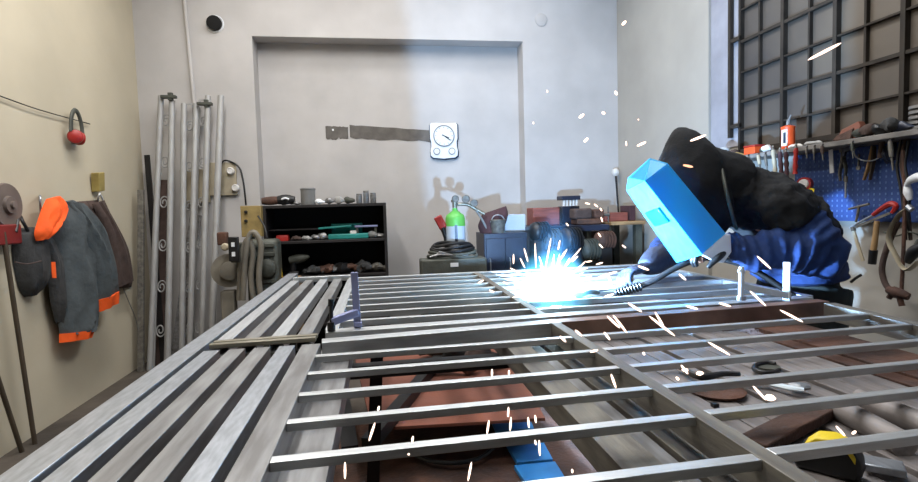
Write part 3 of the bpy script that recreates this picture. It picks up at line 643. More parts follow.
# bench vice / machine heads
vx = PB(590, 230, 4.35).x
t = thing('bench_vice', (vx, 4.4, bz_), 'dark brown bench vice on the back bench right of the navy bin', 'vice')
MB().box((vx-.12, 4.33, bz_), (vx+.1, 4.5, bz_+.05)).build('base', 'rust', t, bevel=.01)
MB().box((vx-.14, 4.34, bz_+.05), (vx+.02, 4.48, bz_+.14)).build('fixed_jaw', 'jbrown', t, bevel=.015)
MB().box((vx+.04, 4.34, bz_+.05), (vx+.13, 4.48, bz_+.13)).build('moving_jaw', 'rust', t, bevel=.015)
MB().tube([(vx+.12, 4.4, bz_+.08), (vx+.2, 4.4, bz_+.08)], .014, 10).build('screw', 'dull', t)
MB().tube([(vx+.19, 4.4, bz_+.01), (vx+.19, 4.4, bz_+.15)], .006, 8).build('handle', 'dull', t)
for i, (px, py, m, r_, lab) in enumerate(((540, 232, 'black', .08, 'dark lump of machinery hanging in the smoke behind the arc'), (552, 240, 'machine', .09, 'dark machine part below the reddish box'), (573, 240, 'black', .1, 'black motor below the navy bin'), (590, 250, 'machine', .09, 'dark grey motor housing below the vice'), (604, 240, 'rust', .07, 'brown motor at the right end below the bench'))):
    c = PB(px, py, 4.12)
    t = thing('old_motor', (c.x, 4.12, c.z-r_), lab, 'motor')
    MB().lathe((c.x-r_, 4.12, c.z), (1, .2, 0), [(r_*.5, 0), (r_*.9, .02), (r_, .04), (r_, r_*1.3), (r_*.85, r_*1.6), (r_*.3, r_*1.7), (r_*.28, r_*2.1)], 18).build('housing', m, t)
    for k in range(4): MB().lathe((c.x-r_+.05+.025*k, 4.12, c.z), (1, .2, 0), [(r_*1.06, 0), (r_*1.06, .008)], 18).build('cooling_fin', m, t)
    MB().box((c.x-r_*.8, 4.08, .0), (c.x+r_*.8, 4.2, c.z-r_*.8)).build('stand', 'black_steel', t, bevel=.01)
# reddish boxes + wooden table at right
a, b = PB(605, 213, 4.5), PB(628, 222, 4.5)
tbz = PB(610, 222, 4.4).z
t = thing('wooden_side_table', (b.x, 4.6, 0), 'wooden table with pale top edge in the back right corner', 'table')
tx0, tx1 = PB(605, 222, 4.4).x, 2.34
MB().box((tx0, 4.4, tbz-.03), (tx1, 4.95, tbz)).build('table_top', 'wood', t, smooth=False, bevel=.003)
for sx in (tx0+.04, tx1-.05):
    for sy in (4.45, 4.9): MB().box((sx-.03, sy-.03, 0), (sx+.03, sy+.03, tbz-.03)).build('leg', 'machine', t, smooth=False)
MB().box((tx0+.05, 4.9, .3), (tx1-.05, 4.92, tbz-.1)).build('back_board', 'rust', t, smooth=False)
o = MB().box((a.x, 4.5, tbz), (b.x, 4.75, a.z)).build('reddish_crate', 'woodred', bevel=.005); tag(o, 'low reddish crate on the wooden corner table', 'crate')
o = MB().box((b.x+.02, 4.5, tbz), (2.3, 4.7, a.z+.06)).build('dark_carton', 'denim', bevel=.005); tag(o, 'dark maroon carton right of the reddish crate on the corner table', 'box')
# rod with white knob
q0, q1 = PB(615.5, 172, 4.98), PB(619, 222, 4.98)
t = thing('rod_with_knob', (q1.x, 4.98, tbz), 'thin black rod with white round knob standing in the back right corner', 'rod')
MB().tube([(q0.x, 4.98, q0.z), (q1.x, 4.98, tbz)], .009, 8).build('rod', 'black_steel', t)
MB().lathe(q0+V((0, 0, -.02)), (0, 0, 1), [(.015, -.02), (.032, 0), (.036, .02), (.03, .045), (.008, .06)], 16).build('knob', 'dial', t)
# ============================================================ RIGHT WALL THINGS
LX0, LZ = 2.24, 1.53
ld = MB().box((LX0, .2, LZ-.025), (XR+.03, 3.50, LZ)).build('wall_ledge', 'ledge', bevel=.003); tag(ld, 'narrow pale ledge running under the big window', 'ledge')
PGX = 2.39
pgA, pgB = P(795, 160, 0, PGX).y, .6
pg = thing('pegboard', (PGX, (pgA+.6)/2, 1.14), 'blue perforated pegboard under the window', 'pegboard')
MB().box((PGX, pgB, 1.13), (XR+.028, pgA, LZ-.03)).build('board', 'pegb', pg, smooth=False)
hm = MB()
y = 2.05-.6
hm = MB()
for i in range(46):
    for j in range(13):
        yy = pgA-.02-i*.03; zz = 1.155+j*.027
        hm.box((PGX-.0015, yy-.0035, zz-.0055), (PGX+.001, yy+.0035, zz+.0055))
M['hole'] = mat('pegboard_hole', (84, 112, 160), .7, var=.05)
ho = hm.build('punched_hole', 'hole', pg, smooth=False); ho['kind'] = 'stuff'; ho['label'] = 'rows of small pale punched holes'
def ledge_y(px): return P(px, 150, 0, 2.30).y
def PR(px, py, x=PGX-.03): return P(px, py, 0, x)
# tools hanging on pegboard
def hang(name, lab, cat, base): return thing(name, base, lab, cat)
# square / white scale
t = hang('steel_ruler', 'white steel rule with a hanging hole on the blue pegboard', 'ruler', PR(831, 174)); 
MB().bar(PR(830.5, 146), PR(832, 173), .024, .004, up=(1, 0, 0)).build('blade', 'white', t, smooth=False)
MB().lathe(PR(830.7, 149)+V((-.004, 0, 0)), (-1, 0, 0), [(.005, 0), (.005, .002)], 12).build('hanging_hole', 'black', t)
t = hang('pliers', 'dark pliers hanging right of the white steel rule', 'pliers', PR(842, 182))
MB().tube([PR(843, 148), PR(843, 160), PR(840, 172), PR(840.5, 181)], [.012, .016, .011, .008], 8, 4, flat=.5).build('handle', 'dull', t)
MB().tube([PR(843.5, 158), PR(846, 170), PR(844, 181)], [.013, .01, .006], 8, 4, flat=.5).build('handle', 'machine', t)
MB().tube([PR(842, 146), PR(843, 152)], .016, 10).build('jaw', 'dull', t)
t = hang('scriber', 'thin steel scriber hanging from below the dark pliers', 'scriber', PR(846, 198))
MB().tube([PR(846, 178), PR(845.5, 198)], [.006, .004], 8).build('shaft', 'zinc', t)
MB().tube([PR(846, 176), PR(846, 182)], .008, 8).build('cap', 'dull', t)
t = hang('spanner', 'thin spanner hanging between the pliers and the wooden shears', 'spanner', PR(858, 168))
MB().tube([PR(859, 154), PR(858.5, 166)], .006, 8, flat=.5).build('shaft', 'dull', t)
MB().lathe(PR(858.5, 168)+V((.003, 0, 0)), (-1, 0, 0), [(.011, 0), (.011, .006)], 12).build('ring_end', 'dull', t)
t = hang('wooden_tongs', 'worn wooden tongs with forked ends on the blue pegboard', 'tongs', PR(868, 180))
MB().tube([PR(873, 146), PR(870, 162), PR(864, 180)], [.012, .014, .009], 8, 4, flat=.5).build('arm', 'woodh', t)
MB().tube([PR(874, 146), PR(873, 162), PR(870, 180)], [.012, .014, .009], 8, 4, flat=.5).build('arm', 'darkwood', t)
t = hang('wire_loop', 'thin wire loop hanging around the wooden tongs', 'wire', PR(880, 160))
pts = [PR(868+14*math.cos(th), 152+9*math.sin(th), PGX-.05) for th in [k*.4 for k in range(1, 13)]]
MB().tube(pts, .003, 6, 2).build('loop', 'zinc', t)
t = hang('claw_hammer', 'grey hammer hanging head-up from the ledge above the pegboard', 'hammer', PR(884, 165))
MB().bar(PR(877, 133, PGX-.06), PR(888, 131, PGX-.06), .03, .03).build('head', 'machine', t, bevel=.005)
MB().tube([PR(883, 134, PGX-.06), PR(880, 158, PGX-.06)], .011, 10).build('handle', 'jbrown', t)
t = hang('steel_bar_tool', 'long dark steel bar lying slanted along the top of the pegboard', 'bar', PR(860, 146))
MB().bar(PR(845, 150, PGX-.08), PR(876, 138, PGX-.08), .016, .02).build('bar', 'bluebox', t)
MB().bar(PR(845, 148, PGX-.08), PR(844, 156, PGX-.08), .014, .014).build('hook', 'bluebox', t)
t = hang('paint_cloth', 'navy cloth bundle hanging at the top right of the pegboard', 'cloth', PR(896, 165))
MB().drape([(tuple(PR(886, 148, PGX-.03)), tuple(PR(896, 142, PGX-.03)), .6), (tuple(PR(885, 156, PGX-.03)), tuple(PR(898, 150, PGX-.03)), 1), (tuple(PR(887, 164, PGX-.03)), tuple(PR(897, 160, PGX-.03)), .6)], (-1, 0, 0), .04, 10, .006, 3).build('cloth', 'bluebox', t)
# T-handle tool at bottom of the pegboard
t = hang('t_handle_key', 'T-handled tap wrench at the bottom of the pegboard', 'wrench', PR(857, 222))
MB().tube([PR(849, 209), PR(869, 204)], .006, 8).build('cross_handle', 'dull', t)
MB().tube([PR(859, 207), PR(856, 222)], .006, 8).build('shaft', 'dull', t)
t = hang('bow_saw', 'red-framed hacksaw hanging below the pegboard, blade slanting to the left', 'saw', PR(870, 228))
MB().tube([PR(873, 215), PR(880, 210), PR(890, 204), PR(896, 206), PR(892, 213)], [.009, .012, .014, .012, .008], 8, 4).build('handle', 'red', t)
MB().tube([PR(850, 228), PR(862, 221), PR(874, 215)], .006, 8, 3).build('frame', 'zinc', t)
MB().bar(PR(851, 229), PR(890, 213), .003, .012).build('blade', 'dull', t)
# hammer and flat stick hanging on the white wall
t = hang('ball_hammer', 'wooden-handled hammer hanging head-down on the white wall below the pegboard', 'hammer', PR(871, 264))
MB().tube([PR(877, 221), PR(875, 240), PR(873, 252)], [.011, .013, .014], 10, 3).build('handle', 'woodh', t)
MB().tube([PR(873.5, 250), PR(872, 264)], [.019, .017], 10).build('head', 'black', t)
t = hang('scraper', 'pale wooden stick hanging slanted on the white wall left of the hammer', 'stick', PR(863, 262))
MB().bar(PR(853, 229), PR(863, 261), .016, .006, up=(1, 0, 0)).build('blade', 'beige', t)
MB().tube([PR(853, 227), PR(853.6, 231)], .011, 8).build('grip', 'darkwood', t)
o = MB().tube([PR(851, 282), PR(856, 278), PR(861, 275)], .007, 8, 3).build('wall_hook', 'black_steel'); tag(o, 'short black hook on the white wall behind the worker hip', 'hook')
# grey belt loop, brown hoses on the right
t = hang('canvas_strap', 'pale grey canvas strap hanging in a bent loop below the pegboard', 'strap', PR(900, 272, PGX-.08))
MB().tube([PR(910, 208, PGX-.06), PR(898, 217, PGX-.06), PR(889, 238, PGX-.07), PR(896, 256, PGX-.08), PR(906, 270, PGX-.08), PR(918, 262, PGX-.07)], .02, 8, 5, flat=.3).build('strap', 'beige', t)
MB().tube([PR(908, 206, PGX-.07), PR(912, 210, PGX-.07)], .014, 8).build('buckle', 'zinc', t)
t = hang('brown_hose', 'dark brown rubber hose curving down the white wall at the right', 'hose', PR(888, 294, PGX-.06))
MB().tube([PR(898, 222, PGX-.05), PR(888, 245, PGX-.05), PR(882, 268, PGX-.05), PR(886, 285, PGX-.05), PR(894, 292, PGX-.05)], .013, 10, 5).build('hose', 'jbrown', t)
MB().lathe(PR(894, 292, PGX-.05), (0, -1, -.3), [(.022, 0), (.026, .01), (.022, .03)], 12).build('end_fitting', 'rust', t)
t = hang('rusty_clamp', 'rusty screw clamp hanging at the lower right of the white wall', 'clamp', PR(900, 306, PGX-.06))
MB().tube([PR(889, 290, PGX-.08), PR(898, 293, PGX-.09), PR(909, 297, PGX-.08)], [.018, .024, .016], 10, 3).build('body', 'rust', t)
MB().tube([PR(898, 292, PGX-.09), PR(902, 306, PGX-.09)], .012, 8).build('screw', 'rust', t)
MB().tube([PR(889, 298, PGX-.08), PR(896, 288, PGX-.08)], .012, 8).build('jaw', 'rust', t)
t = hang('hanging_chain_rod', 'long rusty bar hanging vertically at the right photo edge', 'bar', PR(903, 300, PGX-.06))
MB().tube([PR(903, 150, PGX-.07), PR(905, 200, PGX-.07), PR(903, 260, PGX-.07), PR(901, 300, PGX-.07)], .008, 8, 4).build('bar', 'rust', t)
MB().tube([PR(903, 154, PGX-.07), PR(903, 148, PGX-.03), PR(903, 145, PGX)], .007, 8, 3).build('hook', 'rust', t)
for k, (a0, b0, c0, lab) in enumerate(((897, 901, 904, 'leftmost of the dark cables hanging in a bundle at the right of the pegboard'), (901, 906, 909, 'middle one of the dark cables hanging in a bundle at the right of the pegboard'), (905, 910, 908, 'rightmost of the dark cables hanging in a bundle at the right of the pegboard'))):
    o = MB().tube([PR(a0+4, 140, PGX-.05), PR(a0, 165, PGX-.05-.01*k), PR(b0, 190, PGX-.05-.01*k), PR(c0, 215, PGX-.05-.01*k), PR(c0+2, 240, PGX-.04)], .006, 8, 5).build('hanging_cable', 'black' if k != 1 else 'jbrown'); tag(o, lab, 'cable')
t = hang('white_hard_cap', 'white curved cap brim hanging at the right photo edge', 'cap', PR(916, 190, PGX-.08))
MB().tube([PR(906, 186, PGX-.09), PR(911, 180, PGX-.1), PR(920, 177, PGX-.1), PR(928, 180, PGX-.1)], [.006, .016, .02, .012], 10, 4).build('brim', 'white', t)
MB().tube([PR(907, 182, PGX-.08), PR(908, 192, PGX-.08), PR(910, 200, PGX-.08)], [.008, .018, .01], 10, 4).build('tail', 'white', t)
t = hang('black_grinder_on_wall', 'black tool hanging below the white cap at the right photo edge', 'tool', PR(916, 266, PGX-.08))
MB().tube([PR(908, 262, PGX-.08), PR(914, 252, PGX-.09), PR(924, 246, PGX-.09)], [.014, .026, .02], 10, 4).build('tool_body', 'black', t)
MB().tube([PR(912, 250, PGX-.08), PR(918, 240, PGX-.03)], .006, 8).build('loop', 'machine', t)
o = MB().tube([PR(884, 232, PGX-.02), PR(896, 236, PGX-.05), PR(910, 232, PGX-.06), PR(924, 238, PGX-.03)], .004, 6, 5).build('loose_wire', 'machine'); tag(o, 'loose grey wire sagging across the white wall at the right photo edge', 'wire')
# items on the ledge
def PLg(px, py=148, x=2.30): return P(px, py, 0, x)
# paint tin orange
y = ledge_y(788)
t = thing('orange_tin', (2.3, y, LZ), 'orange and white labelled tin with nozzle standing on the window ledge', 'tin')
rr = abs(ledge_y(781)-ledge_y(796))/2*.62
MB().lathe((2.3, y, LZ), (0, 0, 1), [(rr, 0), (rr, .004), (rr, .115), (rr*1.06, .12), (rr*1.06, .128), (rr*.5, .135)], 24).build('can', 'orangep', t)
MB().prism([(2.3-rr*math.cos(a_), y+rr*math.sin(a_), LZ+.02) for a_ in (-.75, -.5, -.25, 0, .25)]+[(2.3-rr*math.cos(a_)*1.03, y+rr*math.sin(a_)*1.03, LZ+.02) for a_ in (.25, 0, -.25, -.5, -.75)], (0, 0, .09)).build('paper_label', 'dial', t, smooth=False)
MB().prism([(2.3-rr*math.cos(a_)*1.03, y+rr*math.sin(a_)*1.03, LZ+.035) for a_ in (-.55, -.35, -.15)]+[(2.3-rr*math.cos(a_)*1.06, y+rr*math.sin(a_)*1.06, LZ+.035) for a_ in (-.15, -.35, -.55)], (0, 0, .06)).build('printed_stripe', 'bluebox', t, smooth=False)
MB().tube([(2.3, y, LZ+.13), (2.3, y, LZ+.16), (2.3, y-.02, LZ+.19)], [.012, .008, .004], 8).build('nozzle', 'grey', t)
# red handled tools below the tin
for k, (a0, b0, c0, d0, m, lab) in enumerate(((773, 150, 776, 178, 'beige', 'pale-handled chisel hanging left of the red tools'), (780, 152, 782, 182, 'denim', 'dark red handled tool hanging under the orange tin, left one'), (786, 152, 787, 180, 'denim', 'dark red handled tool hanging under the orange tin, right one'), (796, 148, 795, 174, 'red', 'bright red ribbed file handle hanging beside the orange tin'))):
    t = hang('hand_file', lab, 'hand tool', PR(c0, d0, 2.27))
    n_ = 7; pts = [tuple(PR(a0, b0, 2.2).lerp(PR(c0, d0, 2.2), i/n_)) for i in range(n_+1)]
    MB().tube(pts, [.009+(.004 if i % 2 else 0) for i in range(n_+1)], 10, 1).build('handle', m, t)
    MB().tube([PR(a0, b0-4, 2.21), PR(a0, b0, 2.2)], .006, 8).build('shank', 'dull', t)
    MB().tube([PR(a0, b0-2, 2.2), PR(a0, b0-2, 2.24)], .004, 6).build('hook', 'black_steel', t)
# more small tools hanging from the ledge edge and the board
for k, (a0, b0, c0, d0, w_, m, lab) in enumerate((
    (748, 156, 750, 168, .009, 'dull', 'short grey punch hanging below the orange-red box'),
    (758, 155, 761, 172, .010, 'beige', 'pale spatula hanging below the right end of the orange-red box'),
    (765, 154, 768, 176, .008, 'dull', 'thin grey file hanging left of the pale-handled chisel'),
    (806, 148, 807, 158, .007, 'dull', 'short grey drill bit hanging right of the bright red handle'),
    (814, 147, 814, 160, .006, 'dull', 'small steel key hanging midway between red handle and white rule'),
    (822, 146, 823, 160, .008, 'jbrown', 'small brown handle hanging left of the white steel rule'),
    (852, 143, 853, 158, .007, 'machine', 'small dark screwdriver hanging right of the dark pliers'),
    (890, 141, 893, 170, .010, 'dull', 'grey flat file hanging left of the dark cable bundle'))):
    t = hang('small_hand_tool', lab, 'hand tool', PR(c0, d0, 2.23))
    p_, q_ = PR(a0, b0, 2.232), PR(c0, d0, 2.232)
    MB().tube([p_, p_.lerp(q_, .2), p_.lerp(q_, .55)], [w_*.8, w_, w_*.9], 10, 3).build('handle', m, t)
    MB().tube([p_.lerp(q_, .5), q_], [w_*.45, w_*.35], 8).build('shank', 'dull', t)
    MB().tube([p_+V((0, 0, -.003)), p_+V((.004, 0, .008)), p_+V((.02, 0, .008))], .003, 6, 3).build('hook', 'black_steel', t)
for k, (px, l, r_, m, nm, lab, cat) in enumerate((
    (772, .03, .018, 'dial', 'white_jar', 'small white jar lump between orange-red box and orange tin', 'jar'),
    (800, .05, .009, 'dial', 'white_strip', 'thin white strip lying on the ledge right of the orange tin', 'strip'),
    (818, .06, .010, 'oldtube', 'steel_strip', 'thin pale steel strip lying on the ledge left of the orange-brown pouch', 'strip'),
    (868, .05, .020, 'machine', 'motor_part', 'dark motor part on the ledge right of the orange-brown pouch', 'hardware'),
    (876, .03, .030, 'jbrown', 'leather_roll', 'brown leather roll on the ledge behind the claw hammer', 'roll'),
    (888, .04, .024, 'black', 'black_cable_pile', 'black cable pile on the ledge right of the claw hammer', 'cable'),
    (897, .03, .034, 'bag', 'grey_cloth_ball', 'grey cloth ball on the ledge near the right photo edge', 'cloth'))):
    y_ = ledge_y(px)
    o = MB().loft([(2.27, y_+l, LZ+r_*.5, .003, .003), (2.265, y_+l*.6, LZ+r_, r_, r_*.9), (2.265, y_-l*.5, LZ+r_*.95, r_*.9, r_*.9), (2.27, y_-l, LZ+r_*.5, .003, .003)], 12, 4, nz=r_*.5, nf=34).build(nm, m); tag(o, lab, cat); o.location.z = LZ
# tape roll with yellow tag
c = P(805, 184, 0, 2.31)
t = thing('tape_roll', c+V((0, 0, -.06)), 'red and white tape roll hanging on the pegboard above a yellow tag', 'tape')
MB().lathe(c, (-.9, -.5, 0), [(.02, -.02), (.036, -.02), (.036, .02), (.02, .02)], 24).build('roll', 'red', t)
MB().lathe(c-V((.0, .0, 0)), (-.9, -.5, 0), [(.012, .0), (.026, .021), (.022, .026), (.01, .027)], 20).build('paper_core', 'dial', t)
q = P(810, 194, 0, 2.31); MB().obox(q, (.002, .022, .032), ((1, 0, 0), (0, 1, .25), (0, -.25, 1))).build('yellow_tag', 'yellow', t)
# ledge left clutter
specs = [('white_cloth_bundle', 727, 153, .05, .035, 'cylbody', 'white-blue rag bundle at the left end of the window ledge', 'rag'),
         ('paint_scraper', 716, 155, .045, .02, 'pale_steel', 'flat pale scraper at the far left end of the window ledge', 'scraper'),
         ('brown_brush', 737, 152, .04, .025, 'jbrown', 'brown brush lying behind the white-blue rag on the ledge', 'brush'),
         ('yellow_brush', 742, 155, .04, .016, 'ochre', 'ochre brush in front of the orange box on the ledge', 'brush'),
         ('grey_bolt_pile', 768, 150, .035, .022, 'machine', 'grey lump of bolts between the orange box and the tin', 'hardware'),
         ('small_white_knob', 862, 140, .02, .012, 'white', 'small white knob on the ledge below the orange bag', 'knob'),
         ('blue_cloth', 905, 133, .06, .02, 'bluebox', 'navy cloth at the right end of the ledge', 'cloth')]
for nme, px, py, l, r_, m, lab, cat in specs:
    y = ledge_y(px)
    o = MB().loft([(2.29, y+l, LZ+r_*.6, .004, .004), (2.28, y+l*.5, LZ+r_, r_, r_), (2.28, y-l*.3, LZ+r_*.9, r_*.9, r_*.9), (2.29, y-l, LZ+r_*.6, .004, .004)], 12, 4, nz=.012, nf=30).build(nme, m); tag(o, lab, cat); o.location.z = LZ
ya, yb2 = ledge_y(751), ledge_y(762)
t = thing('orange_box', (2.28, (ya+yb2)/2, LZ), 'bright orange-red box lying on the ledge left of the orange tin', 'box')
MB().box((2.25, yb2, LZ), (2.32, ya, LZ+.045)).build('box_body', 'orangep', t, bevel=.004)
MB().box((2.248, yb2-.002, LZ+.045), (2.322, ya+.002, LZ+.055)).build('lid', 'red', t, bevel=.003)
# orange-brown bag leaning on the window
t = thing('leather_tool_pouch', (2.33, ledge_y(846), LZ), 'orange-brown folded leather pouch leaning on the window above the ledge', 'pouch')
A = [P(835, 142, 0, 2.32), P(841, 130, 0, 2.33), P(858, 121, 0, 2.36), P(861, 126, 0, 2.36), P(853, 141, 0, 2.32)]
for p in A: p.z = max(p.z, LZ+.001)
MB().prism(A, (.035, 0, 0)).build('pouch_body', 'rustplate', t, bevel=.004)
A = [P(834, 141, 0, 2.315), P(838, 136, 0, 2.315), P(855, 128, 0, 2.33), P(852, 139, 0, 2.315)]
for p in A: p.z = max(p.z, LZ+.001)
MB().prism(A, (-.012, 0, 0)).build('flap', 'rust', t, bevel=.003)
# rolls at the right edge over the ledge
t = thing('wire_spool', (2.33, ledge_y(914), LZ), 'stack of pale wire rings at the right photo edge on the ledge', 'spool')
for k in range(5):
    MB().lathe((2.34, ledge_y(916), LZ+.005+.022*k), (0, 0, 1), [(.035, 0), (.055, .002), (.055, .014), (.035, .016)], 24).build('ring', 'pale_steel', t)
# ============================================================ WORKBENCH, GATES
G = .89
# left long tubes (near set), individually lying on the bench
near_x = [-.475, -.41, -.345, -.28]
names = ['outermost', 'second', 'third', 'innermost']
def rect_tube(x0, x1, y0, y1, z0, z1, m, lab, group=None, name='square_tube', cat='steel tube'):
    b_ = MB(); t_ = .003
    # hollow rectangular section
    o_ = [(x0, z0), (x1, z0), (x1, z1), (x0, z1)]; i_ = [(x0+t_, z0+t_), (x1-t_, z0+t_), (x1-t_, z1-t_), (x0+t_, z1-t_)]
    vs = [(x, y, z) for y in (y0, y1) for x, z in o_+i_]
    fs = []
    for k in range(4):
        k2 = (k+1) % 4
        fs += [(k, k2, 8+k2, 8+k), (4+k2, 4+k, 12+k, 12+k2), (k2, k, 4+k, 4+k2), (8+k, 8+k2, 12+k2, 12+k)]
    o = b_.add(vs, fs).build(name, m, smooth=False, bevel=.003); return tag(o, lab, cat, group)
zb = G-.04
mats_ = ['zinc', 'pale_steel', 'dull', 'zinc', 'steel']
for i, x in enumerate(near_x):
    rect_tube(x, x+.042, .12, 1.485, zb, G, ['zinc', 'pale_steel', 'pale_steel', 'zinc'][i], ['left-hand flat tube of the near set, next to the long outer tube', 'second flat tube of the near set counted from the long outer tube', 'third flat tube of the near set counted from the long outer tube', 'flat tube of the near set right beside the near gate'][i])
    rect_tube(x+.010*i, x+.042+.010*i, 1.575, 2.93, zb, G, ['steel', 'pale_steel', 'steel', 'pale_steel'][i], ['left-hand flat tube of the far set beyond the yellowish cross bar', 'second flat tube from the left in the far set beyond the cross bar', 'third flat tube from the left in the far set beyond the cross bar', 'flat tube of the far set right beside the far gate'][i])
rect_tube(-.54, -.485, .12, 3.25, zb, G+.004, 'zinc', 'long outer flat tube along the left edge of the workbench', name='long_tube')
# yellowish cross bar
cbx0, cbx1 = -.465, -.185
o = MB().bar((-.465, 1.505, G+.007), (-.185, 1.515, G+.007), .020, .013).build('cross_bar', 'brass', bevel=.002); tag(o, 'yellowish square bar lying across the joint of the left tubes, front one', 'steel bar')
o = MB().bar((-.465, 1.545, G+.006), (-.185, 1.556, G+.006), .020, .011).build('cross_bar', 'brass', bevel=.002); tag(o, 'yellowish square bar lying across the joint of the left tubes, rear one', 'steel bar')
o = MB().bar((-.46, 2.95, G-.0), (-.14, 2.955, G-.0), .02, .03).build('end_bar', 'steel_x', bevel=.002); tag(o, 'thin bar across the far ends of the left tubes', 'steel bar')
o = MB().box((-.47, 2.965, G-.04), (-.455, 3.0, G+.01)).build('white_block', 'white', bevel=.002); tag(o, 'tiny white block at the far end of the left tubes', 'block')
# near gate
gt = thing('steel_gate', (.69, .8, zb), 'near steel gate frame with thin rungs lying on the workbench', 'gate')
def rail(p0, p1, w, h, nm, m, par): return MB().bar(p0, p1, w, h).build(nm, m, par, smooth=False, bevel=.0012)
gy1 = 1.515
rail((-.195, .12, G-.0275), (-.195, gy1-.03, G-.0275), .05, .055, 'left_stile', 'pale_steel', gt)
rail((.53, .12, G-.0275), (.53, gy1+.045, G-.0275), .03, .055, 'middle_stile', 'dull', gt)
rail((1.38, .12, G-.0275), (1.527, 1.60, G-.0275), .04, .055, 'right_stile', 'dull', gt)
rail((-.17, gy1, G-.0275), (.55, gy1+.07, G-.0275), .05, .055, 'end_rail', 'steel_x', gt)
rail((.55, gy1+.07, G-.0275), (1.55, gy1+.135, G-.0275), .05, .055, 'end_rail', 'rustrail', gt)
for y in (.235, .375, .508, .645, .80, .943, 1.082, 1.222, 1.368): rail((-.17, y-.006, G-.008), (.515, y+.012, G-.008), .021, .015, 'rung', 'steel_x', gt)
for y in (.26, .40, .535, .672, .822, .958, 1.10, 1.245, 1.39): rail((.545, y-.004, G-.008), (1.53-.1*(1.62-y)-.022, y+.03, G-.008), .021, .015, 'rung', 'steel_x', gt)
# far gate
fg = thing('steel_gate', (.69, 2.3, zb), 'far steel gate frame with thin rungs, being welded under the arc', 'gate')
rail((-.155, 1.66, G-.02), (-.155, 2.90, G-.02), .04, .04, 'left_stile', 'steel', fg)
rail((.53, 1.70, G-.02), (.53, 2.90, G-.02), .03, .04, 'middle_stile', 'dull', fg)
rail((1.575, 1.74, G-.02), (1.575, 2.93, G-.02), .035, .04, 'right_stile', 'steel', fg)
rail((-.17, 1.635, G-.02), (1.56, 1.73, G-.02), .05, .04, 'end_rail', 'steel_x', fg)
rail((-.17, 2.925, G-.02), (1.59, 2.945, G-.02), .04, .04, 'end_rail', 'steel_x', fg)
for y in (1.78, 1.92, 2.06, 2.20, 2.34, 2.48, 2.62, 2.77):
    rail((-.135, y, G-.01), (.515, y+.015, G-.01), .022, .02, 'rung', 'steel_x', fg)
    rail((.545, y+.01, G-.01), (1.555, y+.03, G-.01), .022, .02, 'rung', 'steel_x', fg)
# bench
bn = thing('welding_bench', (.5, 1.6, 0), 'low steel welding bench with open frame under the two gates', 'workbench')
zt2 = zb-.0152
for x, w in ((-.5, .07), (-.14, .09), (.40, .07), (.60, .05)):
    rail((x, .15, zt2-.028), (x, 3.0, zt2-.028), w, .055, 'stringer', 'pale_steel' if x < 0 else 'dull', bn)
rail((1.33, .3, zt2-.05), (1.33, 3.0, zt2-.05), .18, .08, 'stringer', 'rust', bn)
for y in (1.62, 2.95): rail((-.54, y+.02, zt2-.076), (1.42, y+.02, zt2-.076), .04, .04, 'cross_beam', 'black_steel', bn)
for x in (-.48, 1.36):
    for y in (.3, 1.62, 2.92): MB().box((x-.035, y-.035, 0), (x+.035, y+.035, zt2-.085)).build('leg', 'black_steel', bn, smooth=False)
rail((-.48, .3, zt2-.12), (1.36, .3, zt2-.12), .06, .08, 'cross_beam', 'black_steel', bn)
# lower tray shelf in the bench
_pl = [P(352, 346, 2, .38), P(505, 340, 2, .38), P(545, 418, 2, .38), P(372, 428, 2, .38)]
MB().prism(_pl, (0, 0, -.012)).build('lower_plate', 'rustplate', bn, smooth=False)
MB().box((-.42, .35, .16), (1.3, 2.7, .18)).build('lower_plate', 'rust', bn, smooth=False)
for p0, p1 in (((-.05, 1.72, .345), (-.02, 1.72, .8)),): MB().bar(p0, p1, .04, .04).build('strut', 'black_steel', bn, smooth=False)
MB().bar(P(438, 360, 2, .41), P(368, 445, 2, .41), .05, .05).build('diagonal_brace', 'black_steel', bn, smooth=False)
MB().bar(P(336, 352, 2, .39), P(350, 450, 2, .39), .06, .03).build('brace', 'black_steel', bn, smooth=False)
# flat bright blue plates at the lower plate
for k, (a0, b0, c0, d0, lab) in enumerate(((484, 403, 522, 428, 'far flat blue plate lying below the near gate'), (505, 441, 541, 459, 'middle flat blue plate lying below the near gate'), (514, 465, 555, 480, 'near flat blue plate lying below the near gate'))):
    zz = .203
    A = [P(a0, b0, 2, zz), P(c0, b0-4, 2, zz), P(c0+12, d0, 2, zz), P(a0+12, d0+3, 2, zz)]
    o = MB().prism(A, (0, 0, -.02)).build('blue_plate', 'bluestep', bevel=.002); tag(o, lab, 'plate')
o = MB().tube([P(*q, 2, .21) for q in ((415, 455), (430, 461), (455, 463), (480, 458), (497, 446), (520, 443))], .009, 8, 5).build('floor_cable', 'black'); tag(o, 'black cable curling under the near gate beside the blue plates', 'cable')
# junk heap under the end rail
for k, (px, py, r_, m, lab) in enumerate(((440, 358, .05, 'machine', 'grey chain lump on the lower plate, left one in the shadow'), (462, 362, .045, 'black_steel', 'black pipe fitting on the lower plate in the shadow'), (485, 368, .05, 'jbrown', 'brown offcut on the lower plate in the shadow'), (455, 375, .03, 'rust', 'small rusty offcut in front of the black pipe fitting'))):
    c = P(px, py, 2, .381)
    o = MB().loft([(c.x-.12, c.y, .36, .005, .005), (c.x-.05, c.y+.03, .345+r_, r_, r_), (c.x+.06, c.y-.02, .345+r_*.9, r_*.8, r_*.8), (c.x+.14, c.y+.02, .365, .005, .005)], 12, 4, nz=.03, nf=22).build('scrap_piece', m); tag(o, lab, 'scrap metal'); o.location.z = .3805
